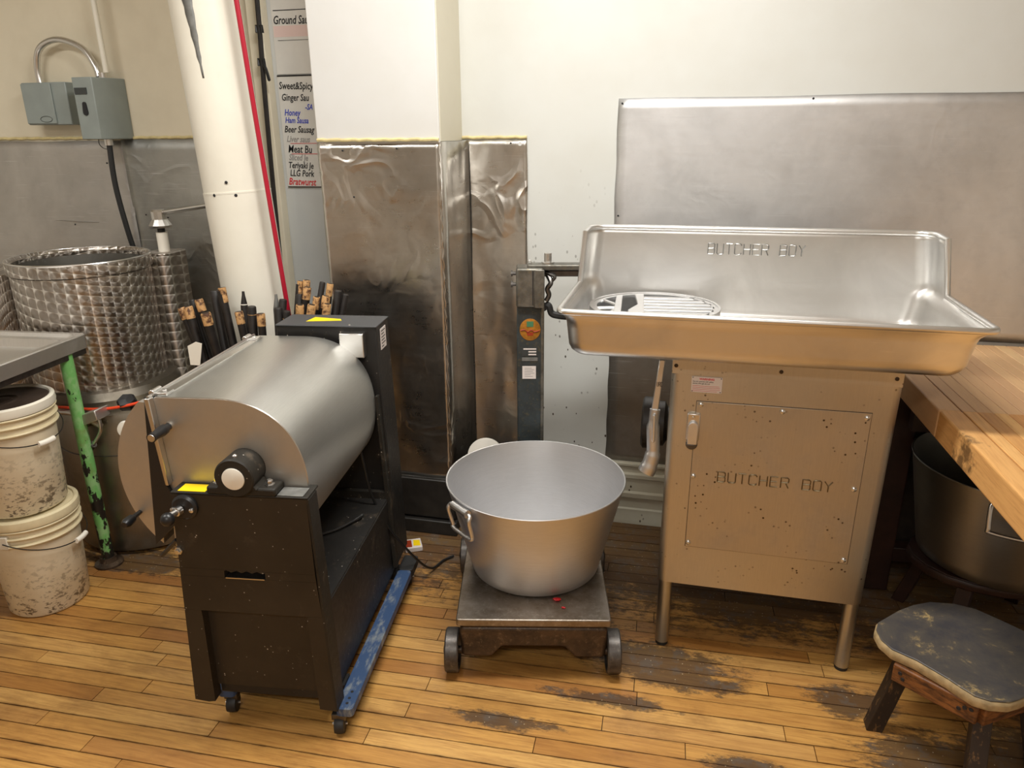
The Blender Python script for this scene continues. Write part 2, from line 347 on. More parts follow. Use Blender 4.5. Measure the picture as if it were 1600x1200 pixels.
V0 = 1.5455 - 10*.0577; PITCH = .0577
def wood_floor(name, slab=False):
    m = N(name); P = m.coord('World', rot=(0, 0, -.0358)); 
    gr = m.noise(m.coord('World', rot=(0,0,-.0358), scale=(1.2, 22, 22)), 5, 6, .65, .3)
    fine = m.noise(m.coord('World', rot=(0,0,-.0358), scale=(5, 120, 60)), 4, 3, .6)
    blot = m.noise(m.coord('World', scale=(.7,1.6,1)), 4.5, 6, .7, .4)
    oi = m.n('ShaderNodeObjectInfo').outputs['Random'] if not slab else .5
    base = m.ramp(oi, [(0, srgb(176,124,62)), (.25, srgb(206,156,84)), (.5, srgb(190,140,74)), (.75, srgb(214,168,98)), (1, srgb(166,112,56))])
    b = m.mix(m.math('MULTIPLY', m.step(gr, .42, .72), .6), base, srgb(136,84,38))
    b = m.mix(m.math('MULTIPLY', m.step(fine, .52, .7), .25), b, srgb(120,74,36))
    b = m.mix(m.math('MULTIPLY', m.step(blot, .48, .72), .55), b, srgb(112,72,36))
    X = m.sep(m.coord('World'))
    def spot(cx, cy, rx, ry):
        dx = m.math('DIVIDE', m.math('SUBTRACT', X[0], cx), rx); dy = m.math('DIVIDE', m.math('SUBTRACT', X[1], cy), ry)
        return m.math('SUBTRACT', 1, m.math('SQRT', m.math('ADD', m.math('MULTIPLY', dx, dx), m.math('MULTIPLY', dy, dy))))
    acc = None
    for s_ in ((-.02,1.99,.45,.16), (.05,1.92,.35,.09), (.72,1.72,.30,.24), (-.42,1.63,.24,.055), (-.15,1.78,.30,.05), (.56,1.93,.22,.12), (.28,2.40,.55,.38), (-.30,2.25,.25,.4), (1.0,2.2,.4,.45), (-2.05,2.12,.5,.15), (.25,1.62,.22,.05), (.95,1.75,.3,.3)):  # the spot below the grinder paints in its shade along with grime
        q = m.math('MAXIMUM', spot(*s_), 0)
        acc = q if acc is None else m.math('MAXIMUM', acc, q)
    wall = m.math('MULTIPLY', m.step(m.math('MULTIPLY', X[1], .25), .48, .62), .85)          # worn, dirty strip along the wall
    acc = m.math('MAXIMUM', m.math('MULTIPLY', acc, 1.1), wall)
    rough_n = m.noise(m.coord('World', scale=(.8,1.6,1)), 11, 6, .72, .5)
    rn2 = m.noise(m.coord('World', scale=(1,2.4,1)), 34, 5, .75)
    dirt = m.step(m.math('ADD', m.math('MULTIPLY', acc, .55), m.math('ADD', m.math('MULTIPLY', rough_n, .7), m.math('MULTIPLY', rn2, .60))), .86, 1.0)  # dirt mask, carrying the painted shade below the grinder too
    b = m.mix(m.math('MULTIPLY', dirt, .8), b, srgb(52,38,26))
    grey = m.math('MULTIPLY', dirt, m.step(m.noise(m.coord('World'), 16, 5, .7), .5, .62))
    b = m.mix(m.math('MULTIPLY', grey, .6), b, srgb(92,84,76))
    stk = m.step(m.noise(m.coord('World', rot=(0,0,-.0358), scale=(2.2, 45, 1)), 3, 4, .6), .64, .72)
    b = m.mix(m.math('MULTIPLY', stk, .5), b, srgb(84,50,24))
    crumbs = m.math('MULTIPLY', m.step(m.math('SUBTRACT', .10, m.vor(m.coord('World'), 60)), 0, .03), m.step(m.math('MULTIPLY', acc, rn2), .30, .36))
    b = m.mix(crumbs, b, srgb(205,190,160))
    fr = m.math('FRACT', m.math('DIVIDE', m.math('SUBTRACT', m.sep(P)[1], V0), PITCH)); ed = m.math('ABSOLUTE', m.math('SUBTRACT', fr, .5))
    en = m.noise(m.coord('World', rot=(0,0,-.0358), scale=(1, 6, 1)), 9, 4, .7)
    b = m.mix(m.math('MULTIPLY', m.step(m.math('ADD', m.math('MULTIPLY', ed, 1.0), m.math('MULTIPLY', en, .28)), .565, .66), .75), b, srgb(58,34,16))
    m.set('Base Color', b); m.set('Roughness', m.math('ADD', .38, m.math('MULTIPLY', dirt, .2)))
    m.set('Normal', m.bump(gr, .12, .001, m.bump(rough_n, .12, .002)))
    return m.m
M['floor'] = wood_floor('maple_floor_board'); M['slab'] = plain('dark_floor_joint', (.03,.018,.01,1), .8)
M['floorfar'] = wood_floor('maple_floor_far', True)
def block_wood(name, grey=0):
    m = N(name); oi = m.n('ShaderNodeObjectInfo').outputs['Random']
    gr = m.noise(m.coord('World', scale=(26, 1.5, 26)), 5, 5, .6, .3); fine = m.noise(m.coord('World', scale=(140, 5, 60)), 4, 3)
    b = m.ramp(oi, [(0, srgb(226,176,110)), (.3, srgb(196,140,80)), (.5, srgb(216,166,100)), (.7, srgb(232,190,126)), (1, srgb(180,122,68))])
    b = m.mix(m.math('MULTIPLY', m.step(gr, .45, .7), .4), b, srgb(166,106,54)); b = m.mix(m.math('MULTIPLY', m.step(fine, .55, .7), .2), b, srgb(150,96,50))
    if grey: b = m.mix(grey*.6, b, srgb(206,176,144))
    X = m.sep(m.coord('World')); n = m.noise(m.coord('World'), 20, 5, .7)
    dx = m.math('DIVIDE', m.math('SUBTRACT', X[0], .70), .10); dy = m.math('DIVIDE', m.math('SUBTRACT', X[1], 1.90), .16)
    sp = m.math('SUBTRACT', 1, m.math('SQRT', m.math('ADD', m.math('MULTIPLY', dx, dx), m.math('MULTIPLY', dy, dy))))
    b = m.mix(m.math('MULTIPLY', m.step(m.math('ADD', m.math('MULTIPLY', sp, .5), n), .82, .98), .75), b, srgb(48,32,18))
    m.set('Base Color', b); m.set('Roughness', .42); m.set('Normal', m.bump(gr, .1, .001)); return m.m
M['block'] = block_wood('maple_block'); M['blockpale'] = block_wood('greyed_maple_block', .8)
M['redwood'] = plain('dark_red_brown_wood', (.036,.013,.008,1), .5, 0, (14,.3), .5)
M['darkwood'] = plain('black_brown_wood', (.03,.022,.016,1), .5, 0, (20,.4), .6)
m = N('worn_brown_apron'); v = m.coord('Object', scale=(2,2,8)); n = m.noise(v, 9, 6, .7)
m.set('Base Color', m.mix(m.step(n, .38, .62), srgb(58,32,16), srgb(132,82,40))); m.set('Roughness', .5); m.set('Normal', m.bump(n, .4, .003)); M['apron'] = m.m
m = N('worn_grey_lino'); v = m.coord('Object'); n = m.noise(v, 7, 6, .72, .4); n2 = m.noise(v, 40, 4, .7)
q = m.mix(m.step(n, .4, .7), srgb(66,64,66), srgb(96,88,76)); q = m.mix(m.math('MULTIPLY', m.step(n, .56, .66), m.step(n2, .48, .56)), q, srgb(170,146,100))
m.set('Base Color', q); m.set('Roughness', .45); m.set('Normal', m.bump(n2, .15, .001)); M['lino'] = m.m
m = N('worn_leg_wood'); v = m.coord('Object', scale=(3,3,1)); n = m.noise(v, 24, 5, .7)
m.set('Base Color', m.mix(m.step(n, .56, .66), srgb(38,27,20), srgb(110,80,48))); m.set('Roughness', .5); m.set('Normal', m.bump(n, .3, .002)); M['legwood'] = m.m
M['seatedge'] = plain('pale_ply_edge', srgb(186,162,120), .55, 0, (40,.3), .35)
m = N('dirty_white_plastic'); v = m.coord('Object'); z = m.sep(v)[2]
n = m.noise(m.coord('Object', scale=(1,1,2)), 34, 5, .7); n2 = m.noise(v, 6, 4, .6); low = m.step(m.math('SUBTRACT', .22, z), -.05, .2)
q = m.mix(m.math('MULTIPLY', m.step(n2, .4, .7), .4), srgb(226,214,188), srgb(196,172,130)); q = m.mix(m.math('MULTIPLY', m.math('MULTIPLY', m.step(n, .53, .60), low), .9), q, srgb(70,52,34))
m.set('Base Color', q); m.set('Roughness', .4); M['bucket'] = m.m
M['lidcream'] = plain('cream_plastic', srgb(228,214,176), .4, 0, (20,.05), .1)
M['ringwhite'] = plain('off_white_plastic', srgb(226,220,204), .4)
m = N('brown_bucket_lid'); v = m.coord('Object'); X = m.sep(v); r_ = m.math('SQRT', m.math('ADD', m.math('MULTIPLY', X[0], X[0]), m.math('MULTIPLY', X[1], X[1])))
q = m.mix(m.step(m.noise(v, 8, 3), .4, .7), (.045,.03,.022,1), (.085,.062,.048,1)); m.set('Base Color', q); m.set('Roughness', .35); M['lidbrown'] = m.m
M['wire'] = plain('black_wire', (.01,.01,.01,1), .4)
M['redpipe'] = plain('red_cable', srgb(168,22,46), .35)
M['orange'] = plain('orange_cord', srgb(232,74,36), .4)
M['elec'] = plain('grey_green_box_paint', srgb(142,150,146), .45, 0, (12,.05), .1)
M['elecdark'] = plain('dark_label_plate', srgb(54,58,58), .4)
M['paper'] = plain('white_paper', srgb(228,226,220), .7, 0, (14,.1), .06)
M['paperpink'] = plain('pink_stained_paper', srgb(232,206,200), .7)
M['ink'] = plain('black_ink', (.01,.01,.012,1), .6); M['inkblue'] = plain('blue_ink', srgb(50,70,190), .6); M['inkred'] = plain('red_ink', srgb(214,44,52), .6); M['inkgrey'] = plain('faded_grey_ink', srgb(160,158,156), .6)
M['yellow'] = plain('yellow_sticker', srgb(250,214,20), .4)
M['plate'] = plain('white_label', srgb(222,212,206), .4)
M['ivory'] = plain('ivory_cap', srgb(240,235,222), .35)
M['patch'] = plain('bare_galvanised_patch', srgb(130,130,126), .5, .3, (40,.5), .3)
M['meat'] = plain('red_meat', srgb(190,24,34), .3)
M['tan'] = None
m = N('tan_stick_end'); v = m.coord('Object'); n = m.noise(m.coord('Object', scale=(1,1,1)), 45, 4, .7)
m.set('Base Color', m.mix(m.step(n, .46, .60), srgb(196,152,100), srgb(84,52,32))); m.set('Roughness', .55); M['tan'] = m.m
M['char'] = plain('charred_wood', (.016,.012,.010,1), .5, 0, (30,.4), .5)
M['dustlid'] = plain('white_plastic_lid', srgb(226,220,208), .45, 0, (10,.05), .15)
M['badge'] = plain('orange_badge', srgb(184,122,40), .4, .2, (60,.2), .4)
M['badgegreen'] = plain('green_badge', srgb(70,120,84), .4); M['badgered'] = plain('red_badge', srgb(150,52,24), .4)

# ------------------------------------------------------------------ room shell
YB, YC = 2.874, 2.61          # back wall plane, pilaster face
def quadwall(name, x0, x1, y0, y1, z0, z1, mat, bev=0): return struct(obj(name, box(BM(), x0, x1, y0, y1, z0, z1), mat, sm=False, bev=bev))
wall_back = quadwall('wall_back', -.888, 2.6, YB, YB+.15, 0, 2.9, M['white'])
quadwall('wall_left', -4.2, -1.7, YB, YB+.15, 0, 2.9, M['cream'])
quadwall('wall_center', -1.7, -1.3, YB, YB+.15, 0, 2.9, M['bluish'])
pil = BM(); box(pil, -1.365, -.888, YC, YB+.15, 0, 2.9)
pil = struct(obj('trim_1', pil, M['white2'], bev=.004))
ret = struct(obj('trim_2', box(BM(), -.8878, -.885, YC+.006, YB, 1.576, 2.9), M['shade'], sm=False))  # thin skin giving the pilaster's side its painted shade
struct(obj('trim_3', box(BM(), -1.73, -1.665, YB-.05, YB, 0, 2.9), M['cream'], bev=.004))
quadwall('wall_right', 2.6, 2.75, -3.2, YB+.15, 0, 2.9, M['room'])
quadwall('wall_far_left', -4.35, -4.2, -3.2, YB+.15, 0, 2.9, M['room'])
quadwall('wall_front', -4.35, 2.75, -3.35, -3.2, .0, 2.9, M['room'])
quadwall('ceiling', -4.35, 2.75, -3.35, YB+.15, 2.9, 3.0, M['ceil'])
# ceiling lamps (above the frame)
for i, (x, y, z, sx, sy, p) in enumerate(LAMPS):
    t = thing('ceiling_lamp', ('white fluorescent ceiling fixture nearest the grinder', 'white fluorescent ceiling fixture behind the camera', 'white fluorescent ceiling fixture over the left side of the room')[i], 'lamp', (x, y, 2.9))
    obj('housing', box(BM(), -sx/2-.03, sx/2+.03, -sy/2-.03, sy/2+.03, -.055, 0), M['ringwhite'], t, bev=.004)

# floor: slab below, single boards above
fl = struct(obj('floor', box(BM(), -4.35, 2.75, -3.35, YB+.15, -.05, -.014), M['slab'], sm=False))
far = BM()
TH = .0358318; UX = Vector((math.cos(TH), math.sin(TH), 0)); VX = Vector((-math.sin(TH), math.cos(TH), 0)); PITCH = .0577; V0 = 1.5455 - 10*.0577
def row(v): return int(math.floor((v - V0)/PITCH))
joints = {}
for u_, v_ in ((-1.563,1.752-.012), (-1.902,1.636), (-1.599,1.523), (-1.69,1.411), (-1.174,1.463), (-1.655,1.802), (.004,1.797+.01), (-.089,1.687+.01), (-.267,1.579), (.391,1.909), (.488,1.685-.01), (-.742,2.261), (-.72,2.20), (-.66,1.99)):
    joints.setdefault(row(v_), []).append(u_)
ubm = box(BM(), 0, 1, 0, 1, -.014, 0)
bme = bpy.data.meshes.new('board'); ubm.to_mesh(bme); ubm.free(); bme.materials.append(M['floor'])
nb = 0
for k in range(row(1.0), row(2.93)+1):
    v = V0 + k*PITCH
    ulo, uhi = (-2.05 - max(0, v-1.0)*.75, .55 + max(0, v-1.0)*.75)
    js = sorted(joints.get(k, [])); cuts = [ulo]; x = ulo
    nxt = [j for j in js]
    while x < uhi - .3:
        step = rnd.uniform(.75, 1.5)
        cand = [j for j in nxt if j > x + .05]
        if cand and x + step > cand[0] - .45: x = cand[0]; nxt.remove(cand[0])
        else:
            x = x + step
        cuts.append(min(x, uhi))
    if cuts[-1] < uhi: cuts.append(uhi)
    for a, b in zip(cuts, cuts[1:]):
        if b - a < .03: continue
        o = bpy.data.objects.new('board', bme); COL.objects.link(o); o.parent = fl; nb += 1
        P = UX*(a+.0012) + VX*(v+.0013)
        o.location = (P.x, P.y, rnd.uniform(-.0008, .0004)); o.rotation_euler = (0, 0, TH); o.scale = (b-a-.0024, PITCH-.0026, 1)
far = BM()      # the rest of the floor, outside the picture, row by row in one mesh
vlo, vhi = V0 + row(1.0)*PITCH, V0 + (row(2.93)+1)*PITCH
def fq(u0, u1, v0, v1):
    ps = [UX*u + VX*v for u, v in ((u0, v0), (u1, v0), (u1, v1), (u0, v1))]
    ps = [Vector((max(-4.2, min(2.6, p.x)), max(-3.2, min(YB, p.y)), -.0005)) for p in ps]
    far.faces.new([far.verts.new(p) for p in ps])
v = vlo
while v > -3.3:
    v -= PITCH; fq(-4.4, 2.9, v+.001, v+PITCH-.001)
for k in range(row(1.0), row(2.93)+1):
    v = V0 + k*PITCH; e = max(0, v-1.0)*.75
    fq(-4.4, -2.05-e, v+.001, v+PITCH-.001); fq(.55+e, 2.9, v+.001, v+PITCH-.001)
o = obj('board_field', far, M['floorfar'], fl, sm=False); o['kind'] = 'stuff'

# baseboards
bb = BM(); prism(bb, [(YB,0),(YB-.03,0),(YB-.03,.02),(YB-.022,.045),(YB-.022,.065),(YB-.014,.07),(YB-.014,.115),(YB-.024,.122),(YB-.024,.142),(YB-.012,.148),(YB-.012,.205),(YB-.022,.212),(YB-.022,.228),(YB-.01,.234),(YB-.01,.262),(YB-.02,.267),(YB-.02,.276),(YB,.28)], -.62, 2.6, 'x')
struct(obj('baseboard_back', bb, M['basewhite'], ang=20))
bb = BM()
for pr, (a, b) in (((-.888+.012, -.62), (0, 0)),): prism(bb, [(YB,0),(YB-.03,0),(YB-.03,.06),(YB-.018,.065),(YB-.018,.245),(YB,.245)], pr[0], pr[1], 'x')
box(bb, -1.375, -.876, YC-.02, YC, .07, .245); box(bb, -1.385, -.866, YC-.035, YC, 0, .062); box(bb, -.888, -.876, YC, YB, 0, .245)
box(bb, -1.66, -1.365, YB-.02, YB, 0, .245)
struct(obj('baseboard_center', bb, M['basedark'], bev=.004))

# ------------------------------------------------------------------ metal sheets on the walls
def edges(bm, x0, x1, z0, z1, y, nx=24, nz=30, amp=.0025, seed=1, foldx=None):
    """sheet with slightly wavy, dented surface and wavy edges"""
    r = random.Random(seed); ph = [r.uniform(0, 6) for _ in range(6)]
    V = []
    for j in range(nz+1):
        rowv = []
        for i in range(nx+1):
            fx, fz = i/nx, j/nz; x = x0+(x1-x0)*fx; z = z0+(z1-z0)*fz
            d = amp*(math.sin(7*fx+ph[0]+3*fz)*math.sin(9*fz+ph[1])+.6*math.sin(17*fx+ph[2])*math.sin(13*fz+ph[3]))
            if i in (0, nx): x += .0015*math.sin(23*fz+ph[4])
            if j == nz: z += .0015*math.sin(19*fx+ph[5])
            rowv.append(bm.verts.new((x, y - abs(amp) + d, z)))
        V.append(rowv)
    fs = []
    for j in range(nz):
        for i in range(nx): fs.append(bm.faces.new((V[j][i], V[j][i+1], V[j+1][i+1], V[j+1][i])))
    return bm
def nails(parent, pts, y, r=.0035, mat=None):
    for x, z in pts:
        obj('nail', axlathe(BM(), [(r, 0), (r, .001), (r*.5, .0025)], (x, y, z), (0, -1, 0), 10), mat or M['ink'], parent)

t = thing('wall_sheet', 'big scratched grey metal sheet on the wall behind the steel tray', 'metal sheet', (0, 0, 0))
obj('sheet', edges(BM(), -.287, 2.0, .88, 1.716, YB-.004, 60, 24, .0008, 3), M['sheet_right'], t, solid=.0015)
nails(t, [(-.272, 1.70), (-.272, 1.3), (.38, 1.706)], YB-.006)
t = thing('wall_sheet', 'warm grey metal sheet low on the wall behind the cabinet', 'metal sheet', (0, 0, 0))
obj('sheet', edges(BM(), -.287, 2.0, .283, .88, YB-.0025, 50, 20, .0005, 5), M['sheet_low'], t, solid=.001)
t = thing('wall_sheet', 'dented brown-grey steel sheet wrapped on the front of the pilaster', 'metal sheet')
bm = BM(); edges(bm, -1.361, -.8885, .25, 1.572, YC-.002, 30, 60, .0028, 8)
obj('sheet', bm, M['sheet_col'], t, solid=.0012)
# crimped right edge and the return to the wall
bm = BM(); ns = 90
pts = [(-.8885 + .002*math.sin(i*1.9) , YC-.006+.0015*math.sin(i*1.3), .25+1.322*i/ns) for i in range(ns+1)]
tube(bm, pts, .004, 8); obj('crimped_edge', bm, M['sheet_col'], t)
bm = BM(); A = [[bm.verts.new((x, y, z+.0)) for x, y in ((-.8835, YC-.008), (-.8825, YC+.06), (-.883, YC+.13), (-.880, YC+.2), (-.874, YB-.03), (-.858, YB-.012))] for z in (.25, .6, .9, 1.2, 1.574)]
for a, b in zip(A, A[1:]):
    for i in range(5): bm.faces.new((a[i], a[i+1], b[i+1], b[i]))
obj('side_sheet', bm, M['sheet_col'], t, solid=.001)
nails(t, [(-1.262, 1.545), (-1.05, 1.552), (-1.23, 1.38)], YC-.007)
obj('top_lip', box(BM(), -1.36, -.89, YC-.009, YC-.001, 1.568, 1.575), M['chrome'], t)
t = thing('wall_sheet', 'narrow dented steel sheet between the pilaster and the platform scale', 'metal sheet')
obj('sheet', edges(BM(), -.866, -.626, .25, 1.577, YB-.003, 18, 60, .0022, 12), M['sheet_col'], t, solid=.0012)
nails(t, [(-.69, 1.565), (-.85, .9), (-.64, .98)], YB-.007)
obj('bare_hole', axlathe(BM(), [(.0075, 0), (.0075, .0015)], (-.654, YB-.006, 1.562), (0, -1, 0), 16), M['white2'], t, label='round white hole showing the wall')
t = thing('wall_sheet', 'dull grey metal sheet on the left wall below the electrical boxes', 'metal sheet')
obj('sheet', edges(BM(), -3.6, -2.418, .6, 1.583, YB-.004, 40, 24, .003, 21), M['sheet_left'], t, solid=.0015)
nails(t, [(-2.75, 1.22), (-2.52, 1.49)], YB-.009)
obj('crease', tube(BM(), smooth([(-2.86, YB-.007, 1.235), (-2.8, YB-.011, 1.238), (-2.72, YB-.011, 1.234), (-2.62, YB-.006, 1.233)]), .004, 8, sq=.5), M['sheet_left'], t)
t = thing('wall_sheet', 'darker grey metal sheet on the left wall behind the white pipe', 'metal sheet')
obj('sheet', edges(BM(), -2.425, -1.735, .5, 1.588, YB-.0055, 24, 24, .003, 25), M['sheet_left2'], t, solid=.0015)
nails(t, [(-2.36, 1.27), (-2.25, 1.26)], YB-.012)
# yellowed caulk lines above the sheets
for x0, x1, y, z in ((-3.6, -1.74, YB-.003, 1.592), (-1.362, -.89, YC-.002, 1.579), (-.884, -.628, YB-.002, 1.583)):
    bm = BM(); n = int((x1-x0)/.02)
    tube(bm, [(x0+(x1-x0)*i/n, y, z+.003+.0014*math.sin(i*2.1)) for i in range(n+1)], .0062, 8); tag(obj('caulk_bead', bm, M['glue']), {-3.6:'yellowed caulk line above the grey left wall sheets', -1.362:'yellowed caulk line above the pilaster sheet', -.884:'yellowed caulk line above the narrow sheet'}[x0], 'caulk')

# ------------------------------------------------------------------ pipe, cables, paper lists
t = thing('drain_pipe', 'large white painted vertical pipe in the corner with peeled paint', 'pipe', (-1.60, 2.55, 0))
def pp(z, r): return (( -1.72 + (2.05-z)*.0583) + 1.60, 0, z)
obj('lower_pipe', tube(BM(), [pp(0, 1), pp(1.398, 1)], .1225, 48), M['pipe'], t)
obj('upper_pipe', tube(BM(), [pp(1.401, 1), pp(2.89, 1)], [.1205, .116], 48), M['pipe'], t)
obj('joint', tube(BM(), [pp(1.3965, 1), pp(1.4025, 1)], .1232, 48), M['pipe'], t)
def on_pipe(bm, outline, off=.0012):
    vs = []
    for a, z in outline:
        c = pp(z, 1); R = .118 + off; al = math.radians(a)
        vs.append(bm.verts.new((c[0]+R*math.cos(al), R*math.sin(al), z)))
    bm.faces.new(vs)
bm = BM(); prev = None
for i in range(13):
    z = 2.06 - i*.0225; wd = max(.5, 10.5 - i*.78) + .8*math.sin(i*2.3); a = 277 + i*.35
    cur = []
    for q in (-wd, 0, wd*.8):
        c = pp(z, 1); R = .1195; al = math.radians(a+q); cur.append(bm.verts.new((c[0]+R*math.cos(al), R*math.sin(al), z)))
    if prev:
        for k in range(2): bm.faces.new((prev[k], prev[k+1], cur[k+1], cur[k]))
    prev = cur
obj('peeled_patch', bm, M['patch'], t, solid=.0008, label='bare grey streak where the paint has peeled')
for a, z in ((262, 1.394), (300, 1.394), (288, 1.44)): obj('paint_chip', axlathe(BM(), [(.006, 0), (.003, .001)], (pp(z,1)[0]+.1235*math.cos(math.radians(a)), .1235*math.sin(math.radians(a)), z), (math.cos(math.radians(a)), math.sin(math.radians(a)), 0), 7), M['ink'], t)

tag(obj('red_cable', tube(BM(), smooth([(-1.585, 2.48, 2.6), (-1.546, 2.475, 2.033), (-1.517, 2.472, 1.58), (-1.480, 2.47, 1.04), (-1.44, 2.49, .3), (-1.44, 2.50, .02)]), .0088, 10), M['redpipe']), 'red cable running down beside the white pipe', 'cable')
t = thing('black_cable', 'black-brown cable tied up the wall between the red cable and the paper list', 'cable', (-1.66, 2.79, 0))
obj('cable', tube(BM(), smooth([(.02, 0, 2.85), (.005, 0, 2.087), (-.004, 0, 1.8), (-.012, 0, 1.45), (-.018, 0, .98), (-.018, 0, .5), (-.018, 0, .03)]), .0095, 10), M['char'], t)
for z, x in ((1.985, .004), (1.868, -.002)):
    obj('tie', tube(BM(), [(x-.012, -.004, z-.012), (x-.014, 0, z+.012), (x+.012, -.006, z+.01), (x+.012, -.004, z-.014)], .006, 8), M['wire'], t)
obj('loose_end', tube(BM(), smooth([(.008, -.008, 1.86), (.018, -.01, 1.84), (.026, -.008, 1.80)]), [.006]*16+[.003], 8), M['wire'], t)

def list_sheet(label, x0, x1, z0, z1, tilt=0):
    t = thing('paper_list', label, 'paper', (0, 0, 0)); return t
PX0, PX1 = -1.642, -1.366
t = list_sheet('upper handwritten paper price list taped beside the pilaster', 0, 0, 0, 0)
obj('paper', box(BM(), -1.648, PX1, YB-.003, YB-.001, 1.83, 2.5), M['paper'], t, sm=False)
obj('pink_strip', box(BM(), -1.645, PX1, YB-.0035, YB-.0028, 1.965, 2.005), M['paperpink'], t, sm=False)
obj('ink_line', box(BM(), -1.64, PX1, YB-.004, YB-.003, 2.058, 2.061), M['ink'], t, sm=False)
obj('ink_line', box(BM(), -1.63, PX1, YB-.004, YB-.003, 1.952, 1.9535), M['ink'], t, sm=False)
text('handwriting', 'Ground Sau', .042, M['ink'], t, facing(-1.644, YB-.004, 2.012, 0, -.02), shear=.2, bold=.0005, sx=.74)
t = list_sheet('lower handwritten paper list of sausages with red and blue lines', 0, 0, 0, 0)
obj('paper', box(BM(), -1.650, PX1, YB-.0045, YB-.0032, 1.398, 1.822), M['paper'], t, sm=False)
obj('edge', box(BM(), -1.650, PX1, YB-.006, YB-.003, 1.8215, 1.8265), M['ink'], t, sm=False)
obj('edge', box(BM(), -1.650, PX1, YB-.006, YB-.003, 1.394, 1.398), M['redwood'], t, sm=False)
rows = [('Sweet&Spicy', 1.776, -1.646, 'ink', .038), ('Ginger Sau', 1.733, -1.640, 'ink', .036), ('-SA', 1.697, -1.54, 'inkblue', .03), ('Honey', 1.676, -1.634, 'inkblue', .034), ('Ham Sausa', 1.648, -1.634, 'inkblue', .031), ('Beer Sausag', 1.612, -1.642, 'ink', .036),
        ('Liver saus', 1.575, -1.636, 'inkgrey', .034), ('Meat Bu', 1.533, -1.634, 'ink', .042), ('Sliced Je', 1.503, -1.634, 'inkgrey', .034), ('Teriyaki Je', 1.472, -1.640, 'ink', .035), ('LLG Pork', 1.44, -1.636, 'ink', .036), ('Bratwurst', 1.405, -1.646, 'inkred', .04)]
for s_, z, x, mt, sz in rows: text('handwriting', s_, sz, M[mt], t, facing(x, YB-.0052, z, 0, -.03), shear=.25 + rnd.uniform(-.2, .1), bold=.0005, sx=.76)
for z in (1.567, 1.526): obj('ink_line', box(BM(), -1.62, PX1, YB-.0056, YB-.0046, z, z+.002), M['inkred'], t, sm=False)

# electrical
t = thing('junction_box', 'flat grey-green junction box on the left wall with an arched conduit', 'electrical box', (-2.70, YB, 1.735))
obj('body', box(BM(), -.125, .10, -.075, 0, -.085, .085), M['elec'], t, bev=.004)
obj('cover', box(BM(), -.122, .028, -.082, -.075, -.08, .08), M['elec'], t, bev=.002)
obj('logo_ring', tube(BM(), [(-.02+.03*math.cos(a*PI/12), -.083, -.062+.012*math.sin(a*PI/12)) for a in range(24)], .001, 6, closed=True), M['elecdark'], t)
tag(obj('arched_conduit', tube(BM(), smooth([(-2.755, YB-.04, 1.81), (-2.757, YB-.04, 1.88), (-2.72, YB-.045, 1.955), (-2.62, YB-.05, 1.985), (-2.50, YB-.06, 1.95), (-2.44, YB-.07, 1.88), (-2.425, YB-.075, 1.835)]), .0125, 12), M['bright']), 'grey metal conduit arching between the two electrical boxes', 'conduit')
t = thing('switch_box', 'deep grey switch box on the left wall above the black cable', 'electrical box', (-2.41, YB, 1.715))
bm = BM(); prism(bm, [(-.085, -.150), (.010, -.150), (.045, -.02), (.045, 0), (-.10, 0), (-.10, -.02)], -.125, .115, 'z')
obj('body', bm, M['elec'], t, bev=.003)
obj('nameplate', box(BM(), -.078, -.020, -.153, -.150, .05, .075), M['elecdark'], t)
obj('switch_slot', prism(BM(), arc(-.042, -.02, .012, 180, 360, 8)+arc(-.042, .012, .009, 0, 180, 8), -.154, -.150, 'y'), M['ink'], t)
obj('top_hub', cyl(BM(), (.0, -.07, .115), (.0, -.07, .135), .017), M['bright'], t)
obj('cable_gland', cyl(BM(), (-.01, -.09, -.125), (-.01, -.09, -.15), .018), M['bright'], t)
obj('ground_wire', tube(BM(), smooth([(-.05, -.1, -.125), (-.05, -.1, -.145), (-.035, -.1, -.16), (-.02, -.095, -.165)]), .0016, 6), M['green'], t, label='thin green wire')
tag(obj('white_conduit', tube(BM(), smooth([(-2.40, YB-.07, 2.895), (-2.395, YB-.07, 2.3), (-2.39, YB-.07, 1.85)]), .011, 12), M['pipe']), 'white painted conduit running up from the switch box', 'conduit')
tag(obj('power_cable', tube(BM(), smooth([(-2.42, YB-.09, 1.565), (-2.425, YB-.09, 1.4), (-2.41, YB-.08, 1.2), (-2.39, YB-.06, 1.0), (-2.38, YB-.03, .7)]), .0115, 10), M['rubber']), 'thick black cable hanging from the switch box behind the tank', 'cable')

# ------------------------------------------------------------------ sausage stuffer (tank) at the left
t = thing('sausage_stuffer', 'stainless sausage stuffer with swirl-finished round tank', 'machine', (-2.354, 2.444, 0))
cx, cy = 0, 0
bm = BM(); lathe(bm, [(.249, 1.10), (.249, .66), (.243, .60), (.0, .60)], n=96); lathe(bm, [(.233, 1.14), (.233, .7), (.0, .69)], n=96)
obj('tank', bm, M['swirl'], t)
bm = BM(); lathe(bm, [(.249, 1.105), (.257, 1.105), (.259, 1.125), (.257, 1.148), (.250, 1.154), (.246, 1.150), (.243, 1.143), (.236, 1.140), (.233, 1.125)], n=96); obj('rim_band', bm, M['swirl'], t)
obj('rim_lip', tube(BM(), [(.2535*math.cos(a*PI/48), .2535*math.sin(a*PI/48), 1.152) for a in range(96)], .004, 8, closed=True), M['bright'], t)
bm = BM(); lathe(bm, [(.2318, 1.128), (.2318, .70), (.0, .695)], n=96); obj('tank_lining', bm, M['tubdark'], t, label='dark inside of the tank')
